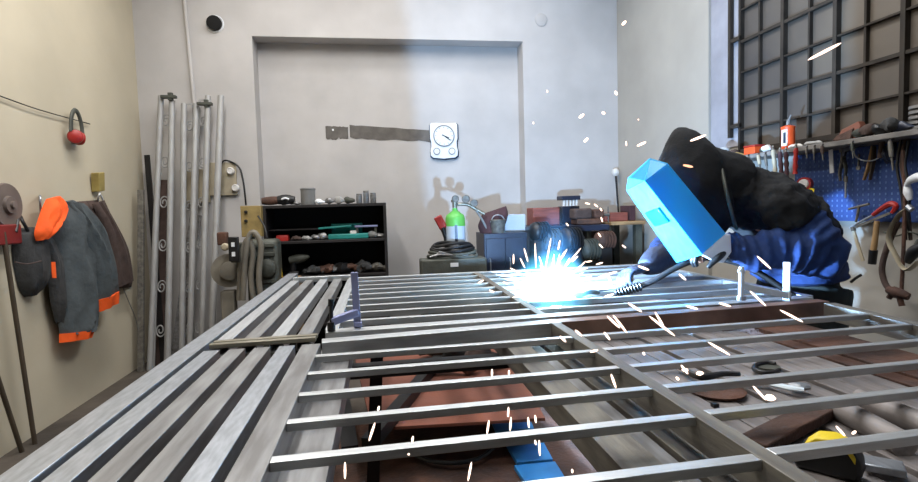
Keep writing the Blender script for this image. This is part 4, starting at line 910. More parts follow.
# flat bars below the right half of the near gate
zp = .822
xs_ = [.63+.062*i for i in range(9)]
for i, x in enumerate(xs_[:9]):
    rect_tube(x, x+.054, .25, 1.60-.0*i, zp-.03, zp+.0-.003*(i % 3), 'tubeg', 'grey flat tube, one of nine lying side by side under the near gate', 'flat tubes side by side below the near gate', 'flat_tube')
for i, (x0_, w_, m) in enumerate(((.44, .05, 'pale_steel'), (.505, .05, 'dull'), (.567, .045, 'pale_steel'))):
    rect_tube(x0_, x0_+w_, .25, 1.60, zp-.04, zp-.012, m, ['leftmost of three loose tubes below the middle stile of the near gate', 'central one of three loose tubes below the middle stile of the near gate', 'rightmost of three loose tubes below the middle stile of the near gate'][i], None, 'loose_tube')
for y in (.45, 1.45): rail((.42, y, zp-.055), (1.30, y, zp-.055), .05, .028, 'support_bar', 'dull', bn)
# tools on those tubes
zg = zp+.001
def PZ(px, py, z=zg): return P(px, py, 2, z)
def thing_z(name, px, py, lab, cat, z=zg): return thing(name, PZ(px, py, z), lab, cat)
t = thing_z('grinding_flap_disc', 716, 392, 'brown abrasive disc half hidden behind a rung', 'abrasive disc')
c = PZ(716, 391); MB().lathe(c, (0, 0, 1), [(.06, 0), (.062, .004), (.05, .008), (.02, .009), (.014, .003)], 30).build('disc', 'rust', t)
MB().lathe(c+V((0, 0, .009)), (0, 0, 1), [(.022, 0), (.02, .004)], 20).build('hub', 'pale_steel', t)
t = thing_z('grinder_guard', 767, 369, 'dark curved grinder guard lying near the hot tools', 'grinder guard')
pts = [PZ(767+13*math.cos(th), 368+5*math.sin(th), zg+.008) for th in [k*.45 for k in range(1, 13)]]
MB().tube(pts, .006, 8, 3).build('guard_rim', 'black', t)
MB().lathe(PZ(767, 368), (0, 0, 1), [(.03, 0), (.03, .006)], 20).build('guard_plate', 'machine', t)
t = thing_z('welding_tongs', 700, 375, 'curved dark pliers with shining jaws among the sparks', 'pliers')
MB().tube([PZ(680, 366, zg+.012), PZ(692, 374, zg+.014), PZ(705, 377, zg+.014), PZ(722, 374, zg+.01), PZ(740, 374, zg+.01)], [.006, .008, .009, .007, .006], 8, 4).build('handle', 'black', t)
MB().tube([PZ(660, 368, zg+.01), PZ(675, 366, zg+.012), PZ(690, 372, zg+.014)], .006, 8, 4).build('jaw', 'jbrown', t)
t = thing_z('adjustable_spanner', 780, 388, 'shiny steel spanner reflecting the sparks on the grey tubes', 'spanner')
MB().tube([PZ(742, 382, zg+.012), PZ(765, 383, zg+.012), PZ(790, 388, zg+.012), PZ(804, 390, zg+.012)], [.006, .009, .01, .008], 8, 4, flat=.6).build('handle', 'clampw', t)
MB().tube([PZ(790, 384, zg+.012), PZ(800, 386, zg+.012), PZ(810, 387, zg+.012)], [.011, .015, .009], 8, 4, flat=.6).build('head', 'zinc', t)
# wooden/steel slanted bar below the gate
o = MB().bar(PZ(752, 446, zg+.012), PZ(832, 404, zg+.012), .05, .02).build('brown_block', 'rust', bevel=.003); tag(o, 'rusty brown block lying slanted on the grey tubes behind the tape measure', 'block')
# round light tubes at right
for (a0, b0, c0, d0, lab) in ((838, 408, 905, 445, 'shorter pale round tube beside the rusty block'), (860, 399, 960, 440, 'longer pale round tube at the right, partly under the rungs')):
    o = MB().tube([PZ(a0, b0, zg+.018), PZ(c0, d0, zg+.018)], .022, 14).build('round_tube', 'tubeg'); tag(o, lab, 'steel tube')
o = MB().bar(PZ(862, 462, zg+.008), PZ(905, 470, zg+.008), .04, .012).build('grey_plate', 'zinc', bevel=.002); tag(o, 'small grey plate right of the tape measure', 'plate')
# broad pale sheet under those items (right of the flat tubes)
o = MB().box((1.19, .3, zp-.012), (1.29, 1.45, zp-.004)).build('narrow_sheet', 'rust', bevel=.002); tag(o, 'narrow rusty sheet between the flat tubes and the rusty stringer', 'sheet')
# tape measure
c = PZ(829, 471)
t = thing('tape_measure', c, 'yellow and black tape measure lying below the near gate', 'tape measure')
ax = (P(860, 478, 2, zg)-P(800, 462, 2, zg)).normalized(); sd = V((0, 0, 1)).cross(ax)
prof = [(-.042, 0), (.04, 0), (.044, .012), (.042, .032), (.03, .048), (.008, .054), (-.018, .05), (-.036, .034), (-.046, .012)]
MB().prism([c+ax*x+V((0, 0, z*1.05))-sd*.022 for x, z in prof], sd*.044).build('case', 'black', t, bevel=.006)
MB().prism([c+ax*x*.86+V((0, 0, .007+z*.99))-sd*.023 for x, z in prof[3:8]]+[c+ax*x*.86+V((0, 0, z*.98-.004))-sd*.023 for x, z in prof[3:8][::-1]], sd*.038).build('yellow_top', 'yellow', t, bevel=.002, label='yellow top shell')
MB().tube([c+ax*-.05+V((0, 0, .01)), c+ax*-.08+V((0, 0, .008)), c+ax*-.1+V((0, 0, .004))], .005, 8).build('tape_end', 'black', t)
o = MB().bar(PZ(738, 466, zg+.008), PZ(752, 474, zg+.008), .02, .014).build('marker_cap', 'black', bevel=.003); tag(o, 'tiny black cap lying left of the tape measure', 'cap')
o = MB().box(tuple(PZ(714, 408))[:2]+(zg,), tuple(PZ(714, 408)+V((.012, .012, 0)))[:2]+(zg+.008,)).build('black_nut', 'black'); tag(o, 'tiny black nut beside the middle stile', 'nut')
# ---- clamps
c1 = P(357.5, 323, 1, 1.66); top = P(357.5, 272, 1, 1.66)
t = thing('bar_clamp', (c1.x, 1.66, G), 'lavender-blue bar clamp standing upright at the joint of the two gates, left', 'clamp')
MB().bar((c1.x, 1.66, G), (c1.x-.004, 1.66, top.z), .022, .008, up=(0, 1, 0)).build('bar', 'clamp', t, bevel=.002)
s0 = P(331, 300, 1, 1.62)
arm0 = P(357, 306+8, 1, 1.66); arm1 = P(333, 323, 1, 1.62)
MB().bar(P(358, 312, 1, 1.66), P(331, 322, 1, 1.62), .02, .024).build('sliding_arm', 'clamp', t, bevel=.004)
MB().tube([P(331, 300, 1, 1.62), P(331.5, 330, 1, 1.62)], .006, 10).build('screw', 'black', t)
MB().tube([P(331, 322, 1, 1.62), P(331.5, 331, 1, 1.62)], .012, 10).build('swivel_pad', 'black', t)
MB().tube([P(331, 299, 1, 1.62), P(331, 306, 1, 1.62)], .009, 10).build('handle', 'black', t)
MB().bar(P(354, 324, 1, 1.655), P(362, 324, 1, 1.655), .014, .014).build('foot', 'clamp', t, bevel=.002)
Y2 = 1.69
t = thing('bar_clamp', (P(787, 300, 1, Y2).x, Y2, G), 'bright bar clamp lit by the arc in front of the worker sleeve', 'clamp')
MB().bar(P(787, 262, 1, Y2), P(786.5, 302, 1, Y2), .024, .008, up=(-.8, -.6, 0)).build('bar', 'clampw', t, bevel=.002)
MB().bar(P(742, 286, 1, Y2), P(790, 296, 1, Y2), .014, .024, up=(0, 0, 1)).build('sliding_arm', 'clampw', t, bevel=.003)
MB().tube([P(741.5, 267, 1, Y2), P(741, 298, 1, Y2)], .009, 10).build('screw', 'clampw', t)
MB().tube([P(741.5, 296, 1, Y2), P(741.5, 300, 1, Y2)], .016, 12).build('swivel_pad', 'zinc', t)
MB().tube([P(738, 271, 1, Y2), P(745, 272, 1, Y2)], .004, 8).build('tommy_bar', 'clampw', t)
# ============================================================ THE WORKER
pw = thing('person', (1.86, 2.05, 0), 'person welding in a black hood and blue sleeves, bending over the gates', 'person')
def hand(mb, wrist, dirv, nrm, curl=1.0, thumb=1, s=1.0):
    """palm + four fingers + thumb as tapering chains; nrm = palm side"""
    d = V(dirv).normalized(); n_ = (V(nrm)-d*V(nrm).dot(d)).normalized(); w_ = d.cross(n_).normalized()*thumb
    W = V(wrist)
    mb.loft([(*(W-d*.01), .024*s, .018*s), (*(W+d*.03*s), .036*s, .019*s), (*(W+d*.07*s), .043*s, .018*s), (*(W+d*.092*s), .038*s, .014*s)], 14, 4, up=tuple(n_))
    for k, (off, ln) in enumerate(((.031, .075), (.011, .085), (-.010, .078), (-.030, .062))):
        p = W+d*.082*s+w_*off*s; pts = [tuple(W+d*.05*s+w_*off*.8*s), tuple(p)]; dd = d.copy(); ang = [.55, .75, .6]
        for j in range(3):
            dd = (Quaternion(w_*thumb, 0) @ dd)
            a_ = ang[j]*curl; dd = (dd*math.cos(a_)+n_.lerp(n_, 0)*0).normalized() if False else dd
            # bend towards the palm side in the d/n plane
            tot = sum(ang[:j+1])*curl
            v = d*math.cos(tot)+n_*math.sin(tot)
            p = p+v*ln*s*(.45, .32, .23)[j]; pts.append(tuple(p))
        mb.tube(pts, [.010*s, .0105*s, .0095*s, .0085*s, .007*s], 10, 3)
    p = W+d*.025*s+w_*.028*s; v = (w_*.8+d*.6+n_*.35).normalized(); p2 = p+v*.036*s; v2 = (d*.75+n_*.75+w_*.1).normalized(); p3 = p2+v2*.03*s; p4 = p3+(v2+n_*.3).normalized()*.024*s
    mb.tube([tuple(p-v*.015), tuple(p2), tuple(p3), tuple(p4)], [.014*s, .0125*s, .011*s, .008*s], 10, 3)
# joints
SHn, ELn, WRn = V((1.59, 1.90, 1.23)), V((1.70, 1.83, 1.05)), V((1.375, 1.92, 1.06))
SHf, ELf, WRf = V((1.60, 2.26, 1.25)), V((1.47, 2.43, 1.03)), V((1.17, 2.21, .965))
Hc = V((1.285, 2.06, 1.335))
Pv = V((1.80, 2.05, .93))
bd = MB()
bd.loft([(1.82, 2.05, .80, .02, .02), (*Pv, .165, .12), (1.785, 2.05, 1.05, .15, .105), (1.69, 2.06, 1.16, .165, .11), (1.59, 2.07, 1.235, .17, .10), (1.50, 2.07, 1.285, .10, .08), (1.42, 2.065, 1.325, .058, .058), (1.36, 2.06, 1.35, .055, .06)], 22, 5, up=(-1, 0, 0))
# head with brow, nose, chin; faces -X and down
fd = V((-.80, -.06, -.60)).normalized(); up_ = V((-.60, .0, .80)).normalized()
bd.loft([tuple(Hc-up_*.115)+(.03, .035), tuple(Hc-up_*.09+fd*.02)+(.055, .075), tuple(Hc-up_*.03)+(.07, .092), tuple(Hc+up_*.03)+(.076, .098), tuple(Hc+up_*.08)+(.068, .085), tuple(Hc+up_*.115)+(.03, .04)], 20, 4, up=tuple(fd))
bd.tube([tuple(Hc+fd*.085+up_*.02), tuple(Hc+fd*.112-up_*.02), tuple(Hc+fd*.09-up_*.032)], [.009, .014, .009], 8, 3)
for s_ in (-1, 1): bd.tube([tuple(Hc+V((0, s_*.074, .0))+up_*.02), tuple(Hc+V((0, s_*.084, 0))-up_*.02)], [.014, .011], 8)
for A_, B_, C_ in ((SHn, ELn, WRn), (SHf, ELf, WRf)):
    bd.tube([tuple(V((1.56, 2.07, 1.28)).lerp(A_, .5)), tuple(A_), tuple(A_.lerp(B_, .5)), tuple(B_), tuple(B_.lerp(C_, .4)), tuple(C_)], [.07, .062, .05, .042, .042, .028], 14, 4)
for s_ in (-1, 1):
    hp_ = V((1.82, 2.05+s_*.095, .88)); kn = V((1.80+.02*s_, 2.05+s_*.12, .48)); an = V((1.90, 2.05+s_*.13, .09))
    bd.tube([tuple(hp_), tuple(hp_.lerp(kn, .5)), tuple(kn), tuple(kn.lerp(an, .4)), tuple(an)], [.09, .08, .056, .052, .036], 14, 4)
    bd.tube([tuple(an+V((.03, 0, -.045))), tuple(an+V((-.06, 0, -.05))), tuple(an+V((-.16, 0, -.06)))], [.035, .036, .024], 12, 3)
hand(bd, WRn, (-1, .3, .05), (0, .2, -1), 1.1, 1, .95)
hand(bd, WRf, (-.93, -.25, -.15), (0, -.25, -1), 1.0, -1, .95)
bd.build('body', 'skin', pw, remesh=.007)
for s_ in (-1, 1):
    e = Hc+fd*.083+V((0, s_*.032, 0))+up_*.018
    MB().lathe(e-fd*.004, fd, [(.013, -.008), (.0135, 0), (.009, .008), (.003, .011)], 12).build('eye', 'black', pw)
MB().tube([tuple(Hc+fd*.083-up_*.06+V((0, -.025, 0))), tuple(Hc+fd*.09-up_*.062), tuple(Hc+fd*.083-up_*.06+V((0, .025, 0)))], .005, 8, 3).build('mouth', 'denim', pw)
# trousers + boots
tb = MB()
tb.loft([(1.82, 2.05, .76, .10, .08), (*Pv, .185, .135), (1.795, 2.05, 1.0, .17, .12)], 20, 5, up=(-1, 0, 0))
for s_ in (-1, 1):
    hp_ = V((1.82, 2.05+s_*.095, .88)); kn = V((1.80+.02*s_, 2.05+s_*.12, .48)); an = V((1.90, 2.05+s_*.13, .09))
    tb.tube([tuple(hp_), tuple(hp_.lerp(kn, .5)), tuple(kn), tuple(kn.lerp(an, .5)), tuple(an+V((0, 0, .0)))], [.115, .105, .082, .078, .074], 16, 5)
tb.build('trousers', 'trouser', pw, remesh=.012, disp=(.02, .07))
for s_ in (-1, 1):
    an = V((1.90, 2.05+s_*.13, .0))
    MB().loft([tuple(an+V((.055, 0, .05)))+(.03, .04), tuple(an+V((.02, 0, .055)))+(.048, .054), tuple(an+V((-.08, 0, .05)))+(.05, .048), tuple(an+V((-.17, 0, .04)))+(.048, .038), tuple(an+V((-.21, 0, .035)))+(.02, .02)], 16, 5).build('boot', 'black', pw)
# blue coverall jacket hem and sleeves
MB().loft([(1.80, 2.05, .90, .02, .02), (1.80, 2.05, .905, .195, .145), (1.79, 2.05, 1.0, .195, .145), (1.76, 2.05, 1.10, .185, .14), (1.68, 2.06, 1.15, .14, .09)], 26, 6, nz=.025, nf=9, up=(-1, 0, 0), fold=.006).build('blue_shirt', 'bluecloth', pw)
def sleeve(A_, B_, C_, r, nm, m, fold=.007):
    q = [tuple(A_)+(r*1.0, r*1.0), tuple(A_.lerp(B_, .5)+V((0, 0, .005)))+(r*1.08, r*1.0), tuple(B_+(B_-A_.lerp(C_, .5)).normalized()*.012)+(r*1.02, r*1.05), tuple(B_.lerp(C_, .3))+(r*.98, r), tuple(B_.lerp(C_, .7))+(r*.82, r*.85), tuple(C_)+(r*.62, r*.62)]
    return MB().loft(q, 26, 9, nz=.03, nf=10, fold=fold).build(nm, m, pw, remesh=.008)
sleeve(V((1.62, 1.885, 1.18)), ELn, WRn+V((.0, 0, 0)), .088, 'sleeve', 'bluecloth', .009)
sleeve(SHf, ELf, WRf.lerp(ELf, .25), .082, 'sleeve', 'bluecloth')
# black hooded top
hd_ = MB()
hd_.loft([(1.795, 2.05, 1.02, .15, .11), (1.775, 2.055, 1.10, .19, .14), (1.70, 2.06, 1.17, .205, .145), (1.60, 2.065, 1.235, .21, .13), (1.50, 2.065, 1.28, .185, .12), (1.43, 2.06, 1.30, .145, .115), (1.37, 2.06, 1.32, .10, .10)], 28, 6, nz=.03, nf=8, up=(-1, 0, 0), fold=.007)
for A_, B_, k_ in ((SHn, ELn, .42), (SHf, ELf, .3)):
    hd_.loft([tuple(A_.lerp(V((1.56, 2.07, 1.28)), .6))+(.115, .10), tuple(A_)+(.105, .10), tuple(A_.lerp(B_, k_))+(.100, .095)], 22, 6, nz=.02, nf=10)
hd_.build('black_vest', 'blackcloth', pw, remesh=.010, disp=(.03, .045))
ho_ = MB()
ho_.loft([tuple(Hc+V((-.035, 0, .225)))+(.015, .02), tuple(Hc+V((-.03, -.005, .185)))+(.065, .06), tuple(Hc+V((-.012, -.01, .11)))+(.118, .11), tuple(Hc+V((.005, -.01, .03)))+(.138, .135), tuple(Hc+V((.035, -.01, -.06)))+(.145, .14), tuple(Hc+V((.08, -.01, -.15)))+(.12, .11), tuple(Hc+V((.11, 0, -.22)))+(.06, .05)], 28, 6, nz=.015, nf=8, up=(-1, 0, 0))
ho_.loft([tuple(Hc+V((.0, 0, .04)))+(.11, .11), tuple(Hc+V((.09, 0, .02)))+(.13, .13), tuple(Hc+V((.2, 0, -.02)))+(.145, .125)], 22, 5, nz=.015, nf=9)
ho_.build('hood', 'blackcloth', pw, remesh=.010, disp=(.008, .05))
# apron strap
MB().tube([P(722, 170, 1, 1.93), P(726, 190, 1, 1.885), P(732, 214, 1, 1.88), P(736, 228, 1, 1.92)], .007, 8, 5, flat=1.6).build('apron_strap', 'machine', pw)
# gloves (five fingers each) with gauntlets
g1 = MB(); hand(g1, WRn, (-1, .3, .05), (0, .2, -1), 1.1, 1, 1.16); g1.tube([tuple(WRn+V((.09, -.01, 0))), tuple(WRn+V((.03, 0, 0))), tuple(WRn)], [.055, .046, .034], 16, 3); g1.build('glove', 'black', pw, remesh=.004)
g2 = MB(); hand(g2, WRf, (-.93, -.25, -.15), (0, -.25, -1), 1.0, -1, 1.16)
g2.tube([tuple(WRf.lerp(ELf, .5)), tuple(WRf.lerp(ELf, .25)), tuple(WRf.lerp(ELf, .1)), tuple(WRf)], [.074, .06, .048, .034], 16, 4); g2.build('glove', 'glove', pw, remesh=.004)
# ---- hand-held face shield
A1, B1 = P(627, 190, 1, 2.08), P(677, 262, 1, 2.05)
C1, D1 = P(645, 181, 1, 1.92), P(702, 254, 1, 1.88)
E1, G1 = P(667, 164, 1, 1.905), P(725, 234, 1, 1.86)
T1 = P(650, 159, 1, 2.0)
wv = (E1-C1)
F1, H1 = A1+wv*.95, B1+(G1-D1)*.95
K1 = P(629, 178, 1, 2.06)
sd_ = thing('welding_shield', (B1+D1)/2, 'translucent bright blue folded welding shield held before the hood', 'face shield')
m_ = MB()
m_.add([C1, D1, B1, A1, E1, G1, H1, F1, T1, K1, (D1+B1)/2+(G1-D1)*.25], [(0, 1, 2, 3), (0, 4, 5, 1), (3, 2, 6, 7), (0, 3, 9), (0, 9, 8), (0, 8, 4), (8, 9, 3, 7), (4, 8, 7)])
m_.build('shell', 'shield', sd_, smooth=False, solid=.004)
n1 = (D1-C1).cross(A1-C1).normalized()
if n1.dot(V((-1, 0, -.5))) < 0: n1 = -n1
cc = (A1+C1)/2*.58+(B1+D1)/2*.42; ux = (A1-C1).normalized(); vx = (D1-C1).normalized()
MB().obox(cc+n1*.005, (.055, .035, .007), (ux, vx, n1)).build('lens_window', 'lens', sd_, bevel=.002, label='darker rectangular lens window')
# edges
for a_, b_ in ((C1, D1), (A1, B1), (C1, A1), (D1, B1), (E1, G1), (C1, T1), (T1, K1), (K1, A1), (T1, E1)):
    MB().tube([a_, b_], .0035, 8).build('edge_bead', 'shield', sd_)
q = [P(700, 254, 1, 1.885), P(712, 247, 1, 1.87), P(722, 236, 1, 1.86), P(731, 234, 1, 1.86), P(732, 252, 1, 1.87), P(724, 263, 1, 1.885), P(714, 261, 1, 1.90)]
MB().prism(q, (0, .02, 0)).build('chin_guard', 'white', sd_, bevel=.004, label='white chin guard')
hq = WRn+V((-.09, .02, -.02))
MB().tube([tuple((G1+H1)/2+V((-.02, 0, .02))), tuple(hq+V((-.04, .04, .01))), tuple(hq+V((.0, .0, -.02)))], .013, 12, 3).build('handle', 'black', sd_)
# ---- welding torch
arcP = P(555, 297, 1, 1.98)
t0 = P(575, 297, 1, 2.03)
t = thing('welding_torch', P(606, 296, 1, 2.10), 'welding torch with black ribbed cable guard held at the arc', 'welding torch')
MB().tube([P(566, 296, 1, 2.0), P(580, 295, 1, 2.03)], [.012, .014], 14).build('nozzle', 'zinc', t)
MB().tube([P(580, 295, 1, 2.03), P(590, 292, 1, 2.05), P(600, 293, 1, 2.08)], .010, 12, 4).build('swan_neck', 'dull', t)
MB().tube([P(598, 293, 1, 2.08), P(606, 294, 1, 2.09), P(615, 293, 1, 2.10)], [.014, .018, .017], 14, 3).build('grip', 'black', t)
pts = []; rs = []
a_, b_ = P(614, 294, 1, 2.08), P(641, 286, 1, 2.06)
for k in range(19):
    pts.append(tuple(a_.lerp(b_, k/18))); rs.append(.022 if k % 2 else .016)
MB().tube(pts, rs, 16).build('cable_guard', 'black', t)
MB().tube([b_, P(655, 280, 1, 2.04), P(672, 270, 1, 2.02), P(690, 262, 1, 2.0), P(712, 258, 1, 1.99), P(750, 268, 1, 1.90), P(800, 300, 1, 1.78)], .012, 12, 5).build('cable', 'black', t)
# ============================================================ SPARKS, ARC, SMOKE
def spark(p0, p1, r, lab, grp, m='spark'):
    p0, p1 = V(p0), V(p1)
    if (p1-p0).length < r*2: p1 = p0+V((r*1.2, 0, r*1.2))
    a_ = p0.lerp(p1, .0); d = p1-p0
    o = MB().tube([tuple(p0), tuple(p0+d*.12), tuple(p0+d*.5), tuple(p0+d*.88), tuple(p1)], [r*.2, r*.75, r, r*.75, r*.2], 8).build('spark', m)
    return tag(o, lab, 'spark', grp)
o = spark(P(808, 60, 1, 1.6), P(841, 43, 1, 1.6), .0050, 'longest white spark, in front of the dark steel window', None)
for a0, b0, c0, d0 in ((690, 141, 706, 135), (637, 146, 646, 142), (683, 165, 693, 167)):
    spark(P(a0, b0, 1, 1.75), P(c0, d0, 1, 1.75), .0045, {690: 'white spark beside the top right of the black hood', 637: 'white spark left of the black hood', 683: 'orange spark in front of the black hood'}[a0], None, 'sparko' if a0 == 683 else 'spark')
airs = [(622, 25, 626, 21), (615, 91, 617, 95), (579, 118, 584, 114), (584, 142, 588, 138), (602, 112, 605, 114), (547, 90, 547.5, 92.5), (533, 122, 533.5, 124), (626, 141, 626.5, 146), (638, 120, 639, 121)]
for a0, b0, c0, d0 in airs:
    spark(P(a0, b0, 1, 2.3), P(c0, d0, 1, 2.3), .0065 if abs(a0-c0) > 2.5 or a0 == 615 else .0035, 'small white spark drifting high up in front of the back walls', 'sparks high in the air')
arcs = [(551, 238, 545, 270), (535, 243, 536, 268), (513.5, 254, 513.5, 264), (566, 266, 581, 248), (570, 276, 586, 261), (586, 262, 592, 261), (596, 264.5, 603, 262.5), (562, 258, 567, 249), (554, 254, 553, 268), (559, 262, 565, 251), (585, 203, 590, 204), (594, 204, 598, 207), (600, 208, 602, 211), (601, 217, 602.5, 222), (598, 233, 601, 237), (599, 244, 603, 248), (622, 245, 626, 248), (566, 223, 568.5, 226), (525, 268, 520, 258), (543, 268, 539, 256), (528, 262, 524, 248), (572, 262, 578, 256), (558, 250, 560, 240), (521, 274, 510, 268), (578, 280, 592, 276), (503, 282, 508, 284), (489, 290, 494, 292), (478, 283, 484, 280), (577, 270, 588, 268)]
for a0, b0, c0, d0 in arcs:
    spark(P(a0, b0, 1, 1.98), P(c0, d0, 1, 1.98), .0032, 'white spark shooting up or out around the welding arc', 'sparks around the arc')
# radial burst
rnd = random.Random(11)
for k in range(26):
    th = rnd.uniform(-.2, math.pi+.2); r0 = rnd.uniform(14, 24); r1 = r0+rnd.uniform(6, 20)
    c0 = (553, 290)
    yy = rnd.uniform(1.95, 2.05)
    spark(P(c0[0]+math.cos(th)*r0, c0[1]-math.sin(th)*r0*.95, 1, yy), P(c0[0]+math.cos(th)*r1, c0[1]-math.sin(th)*r1*.95, 1, yy), .0028, 'white spark shooting up or out around the welding arc', 'sparks around the arc')
gs = [(757, 256, 771, 269), (638, 266, 649, 270), (597, 278, 617, 271.5), (608, 274, 612, 287), (679, 274, 686, 280), (628, 303, 642, 312), (686, 306, 698, 309), (719, 303, 731, 306.5), (750, 291, 766, 306), (613, 315, 627, 333), (649, 316, 675, 336), (655, 312, 664, 327), (780, 310, 803, 322), (708, 342, 730, 355), (611, 374, 616, 388), (753, 386, 766, 400), (836, 426, 845, 436), (852, 434, 856, 431), (681, 365, 688, 374), (604, 332, 610, 340), (607, 316, 620, 328), (643, 352, 644.5, 355), (676, 377, 679, 380), (604, 297, 614, 294), (575, 330, 582, 336), (590, 352, 598, 350), (764, 398, 772, 400), (560, 336, 566, 342)]
for i, (a0, b0, c0, d0) in enumerate(gs):
    Y_ = min(P(a0, b0, 2, G+.02).y, P(c0, d0, 2, G+.02).y)*.95 if max(b0, d0) > 300 else 1.75
    spark(P(a0, b0, 1, Y_), P(c0, d0, 1, Y_), .0028*Y_/1.3+.0005, 'slanting pale pink spark flying low over the right half of the gates', 'sparks over the right of the gates')
us = [(375, 422.5, 369, 441), (379, 406, 378, 411), (413, 436, 412, 443), (345, 462, 345, 479), (408, 455, 408.5, 457), (492, 369, 492, 377), (509, 370, 509, 375), (508.5, 407, 508, 417), (511, 417, 510, 431), (489, 420, 487, 434), (528, 417, 529, 428), (535, 440, 536, 445), (539, 440, 540, 456), (471.5, 462, 468, 481), (572, 469, 572.5, 473), (535, 415, 536, 423)]
for a0, b0, c0, d0 in us:
    Y_ = P(c0, d0, 2, G+.01).y*.93
    spark(P(a0, b0, 1, Y_), P(c0, d0, 1, Y_), .0017*Y_+.0004, 'short upright pinkish spark falling over the left half of the near gate', 'sparks over the left of the near gate')
# hot splash spots
for (px, py, r_, lab) in ((770, 398, .011, 'glowing molten drop beside the shiny spanner'), (700, 374, .010, 'glowing molten drop on the jaws of the dark pliers'), (685, 370, .008, 'glowing molten drop left of the dark pliers')):
    c = P(px, py, 2, zg+.02)
    o = MB().lathe(c, (0, 0, 1), [(r_*.5, -r_*.4), (r_, 0), (r_*.6, r_*.5), (.001, r_*.6)], 12).build('molten_drop', 'spark'); tag(o, lab, 'spark')
# arc: glowing plasma ball with jagged flares
az = thing('welding_arc', arcP, 'blinding white-blue welding arc on the far gate', 'welding arc')
b_ = MB(); rnd = random.Random(3)
NS, NR = 22, 14; R0 = .046; vs = []
for i in range(NR+1):
    ph = math.pi*i/NR
    for k in range(NS):
        th = 2*math.pi*k/NS; dr = V((math.sin(ph)*math.cos(th), math.sin(ph)*math.sin(th), math.cos(ph)))
        rr = R0*(1+.5*noise.noise(dr*3.1)); vs.append(arcP+V((dr.x*rr*1.35, dr.y*rr, dr.z*rr*.95+.012)))
fs = [(i*NS+k, i*NS+(k+1) % NS, (i+1)*NS+(k+1) % NS, (i+1)*NS+k) for i in range(NR) for k in range(NS)]
b_.add(vs, fs).build('plasma_core', 'arc', az)
for k in range(14):
    th = rnd.uniform(-.1, math.pi+.1); l = rnd.uniform(.05, .085); dr = V((math.cos(th), rnd.uniform(-.3, .3), math.sin(th)))
    MB().tube([tuple(arcP+dr*.02), tuple(arcP+dr*l*.6), tuple(arcP+dr*l)], [.009, .005, .001], 8).build('flare', 'arc', az)
# smoke: scattering volume lit by the arc, optionally with a painted glow
def smoke(name, lab, c, sx, sy, sz, dens, fall, col=(.75, .88, 1), emi=0, seed=0):
    b_ = MB(); NS, NR = 24, 14; vs = []; c = V(c)
    for i in range(NR+1):
        ph = math.pi*i/NR
        for k in range(NS):
            th = 2*math.pi*k/NS; vs.append(c+V((math.sin(ph)*math.cos(th)*sx, math.sin(ph)*math.sin(th)*sy, math.cos(ph)*sz)))
    fs = [(i*NS+k, i*NS+(k+1) % NS, (i+1)*NS+(k+1) % NS, (i+1)*NS+k) for i in range(NR) for k in range(NS)]
    m = bpy.data.materials.new(name+'_volume'); m.use_nodes = True; nt = m.node_tree; N = nt.nodes; L = nt.links
    N.remove(N['Principled BSDF'])
    tc = N.new('ShaderNodeTexCoord'); mp = N.new('ShaderNodeMapping'); L.new(tc.outputs['Generated'], mp.inputs[0])
    mp.inputs['Location'].default_value = (-1, -1, -1); mp.inputs['Scale'].default_value = (2, 2, 2)
    ln = N.new('ShaderNodeVectorMath'); ln.operation = 'LENGTH'; L.new(mp.outputs[0], ln.inputs[0])
    mr = N.new('ShaderNodeMapRange'); mr.inputs[1].default_value = 1; mr.inputs[2].default_value = 0; mr.inputs[3].default_value = 0; mr.inputs[4].default_value = 1
    L.new(ln.outputs['Value'], mr.inputs[0])
    pw_ = N.new('ShaderNodeMath'); pw_.operation = 'POWER'; pw_.inputs[1].default_value = fall; L.new(mr.outputs[0], pw_.inputs[0])
    nz = N.new('ShaderNodeTexNoise'); nz.inputs['Scale'].default_value = 14; nz.inputs['Detail'].default_value = 3; L.new(tc.outputs['Object'], nz.inputs['Vector'])
    m2 = N.new('ShaderNodeMapRange'); m2.inputs[1].default_value = .35; m2.inputs[2].default_value = .7; m2.inputs[3].default_value = .25; m2.inputs[4].default_value = 1.4; L.new(nz.outputs['Fac'], m2.inputs[0])
    ml = N.new('ShaderNodeMath'); ml.operation = 'MULTIPLY'; L.new(pw_.outputs[0], ml.inputs[0]); L.new(m2.outputs[0], ml.inputs[1])
    m3 = N.new('ShaderNodeMath'); m3.operation = 'MULTIPLY'; L.new(ml.outputs[0], m3.inputs[0]); m3.inputs[1].default_value = dens
    pv = N.new('ShaderNodeVolumePrincipled'); pv.inputs['Color'].default_value = (*col, 1); pv.inputs['Anisotropy'].default_value = 0
    L.new(m3.outputs[0], pv.inputs['Density'])
    if emi:
        m4 = N.new('ShaderNodeMath'); m4.operation = 'MULTIPLY'; L.new(ml.outputs[0], m4.inputs[0]); m4.inputs[1].default_value = emi
        L.new(m4.outputs[0], pv.inputs['Emission Strength']); pv.inputs['Emission Color'].default_value = (.12, .62, 1, 1)
    L.new(pv.outputs[0], N['Material Output'].inputs['Volume'])
    M[name+'_v'] = m
    o = b_.add(vs, fs).build(name, name+'_v'); tag(o, lab, 'smoke', kind='stuff'); return o
smoke('welding_smoke', 'blue-lit welding smoke rising from the arc', arcP+V((-.06, .03, .16)), .18, .14, .22, .4, 1.1, (.25, .62, 1.0))
smoke('painted_arc_halo', 'painted cyan halo of the arc glow, emissive haze right around the arc', arcP+V((-.01, -.01, .03)), .17, .12, .17, .9, 1.7, (.4, .75, 1.0), emi=170)  # self-glowing volume added to paint the bloom and cyan halo of the arc
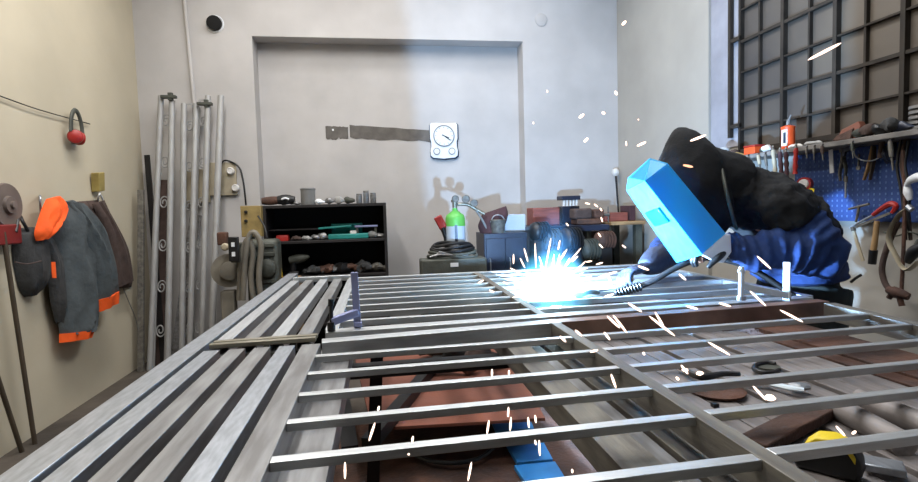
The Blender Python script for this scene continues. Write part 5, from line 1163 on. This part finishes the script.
# ============================================================ LIGHTS
def area(name, loc, rot, sx, sy, e, col=(1, 1, 1)):
    l = bpy.data.lights.new(name, 'AREA'); l.shape = 'RECTANGLE'; l.size = sx; l.size_y = sy; l.energy = e; l.color = col
    o = bpy.data.objects.new(name, l); C.objects.link(o); o.location = loc; o.rotation_euler = rot; return o
area('ceiling_lamp_light', (-.9, 2.7, H-.05), (0, 0, 0), .3, 2.4, 85, (1, .985, .965))
area('ceiling_lamp_light', (.9, 2.7, H-.05), (0, 0, 0), .3, 2.4, 80, (1, .985, .97))
area('ceiling_lamp_light', (-.6, .6, H-.05), (0, 0, 0), 1.4, .3, 30, (1, .97, .94))
area('ceiling_lamp_light', (.2, 4.3, H-.05), (0, 0, 0), 2.6, .3, 20, (1, .98, .96))
def point(name, loc, e, col, r=.02, spot=None):
    l = bpy.data.lights.new(name, 'SPOT' if spot else 'POINT'); l.energy = e; l.color = col; l.shadow_soft_size = r
    o = bpy.data.objects.new(name, l); C.objects.link(o); o.location = loc
    if spot:
        l.spot_size = spot[1]; l.spot_blend = spot[2]; o.rotation_euler = V(spot[0]).to_track_quat('-Z', 'Y').to_euler()
    return o
# shadow edge on the wall shaped by the spot cone, no blocker modelled
edge = P(412, 140, 1, YB)-arcP; edge.z = 0; edge.normalize(); nrm_ = V((edge.y, -edge.x, 0))
lp = arcP+V((.0, .082, .035))
point('arc_light', lp, 380, (.36, .62, 1), .03, (nrm_+V((0, 0, .12)), math.radians(176), .06))
point('arc_light', lp, 5, (.45, .75, 1), .03)
w = bpy.data.worlds.new('world'); S.world = w; w.use_nodes = True
w.node_tree.nodes['Background'].inputs[0].default_value = (.8, .88, 1, 1); w.node_tree.nodes['Background'].inputs[1].default_value = .3
# ============================================================ CAMERA
cd = bpy.data.cameras.new('camera'); cd.sensor_width = 36; cd.lens = F/918*36; cd.clip_start = .02; cd.clip_end = 50
co = bpy.data.objects.new('camera', cd); C.objects.link(co)
mw = M3.to_4x4(); mw.translation = CAM; co.matrix_world = mw
S.camera = co
S.view_settings.view_transform = 'Standard'; S.view_settings.look = 'None'; S.view_settings.gamma = 1; S.view_settings.use_curve_mapping = False
S.view_settings.exposure = -.1
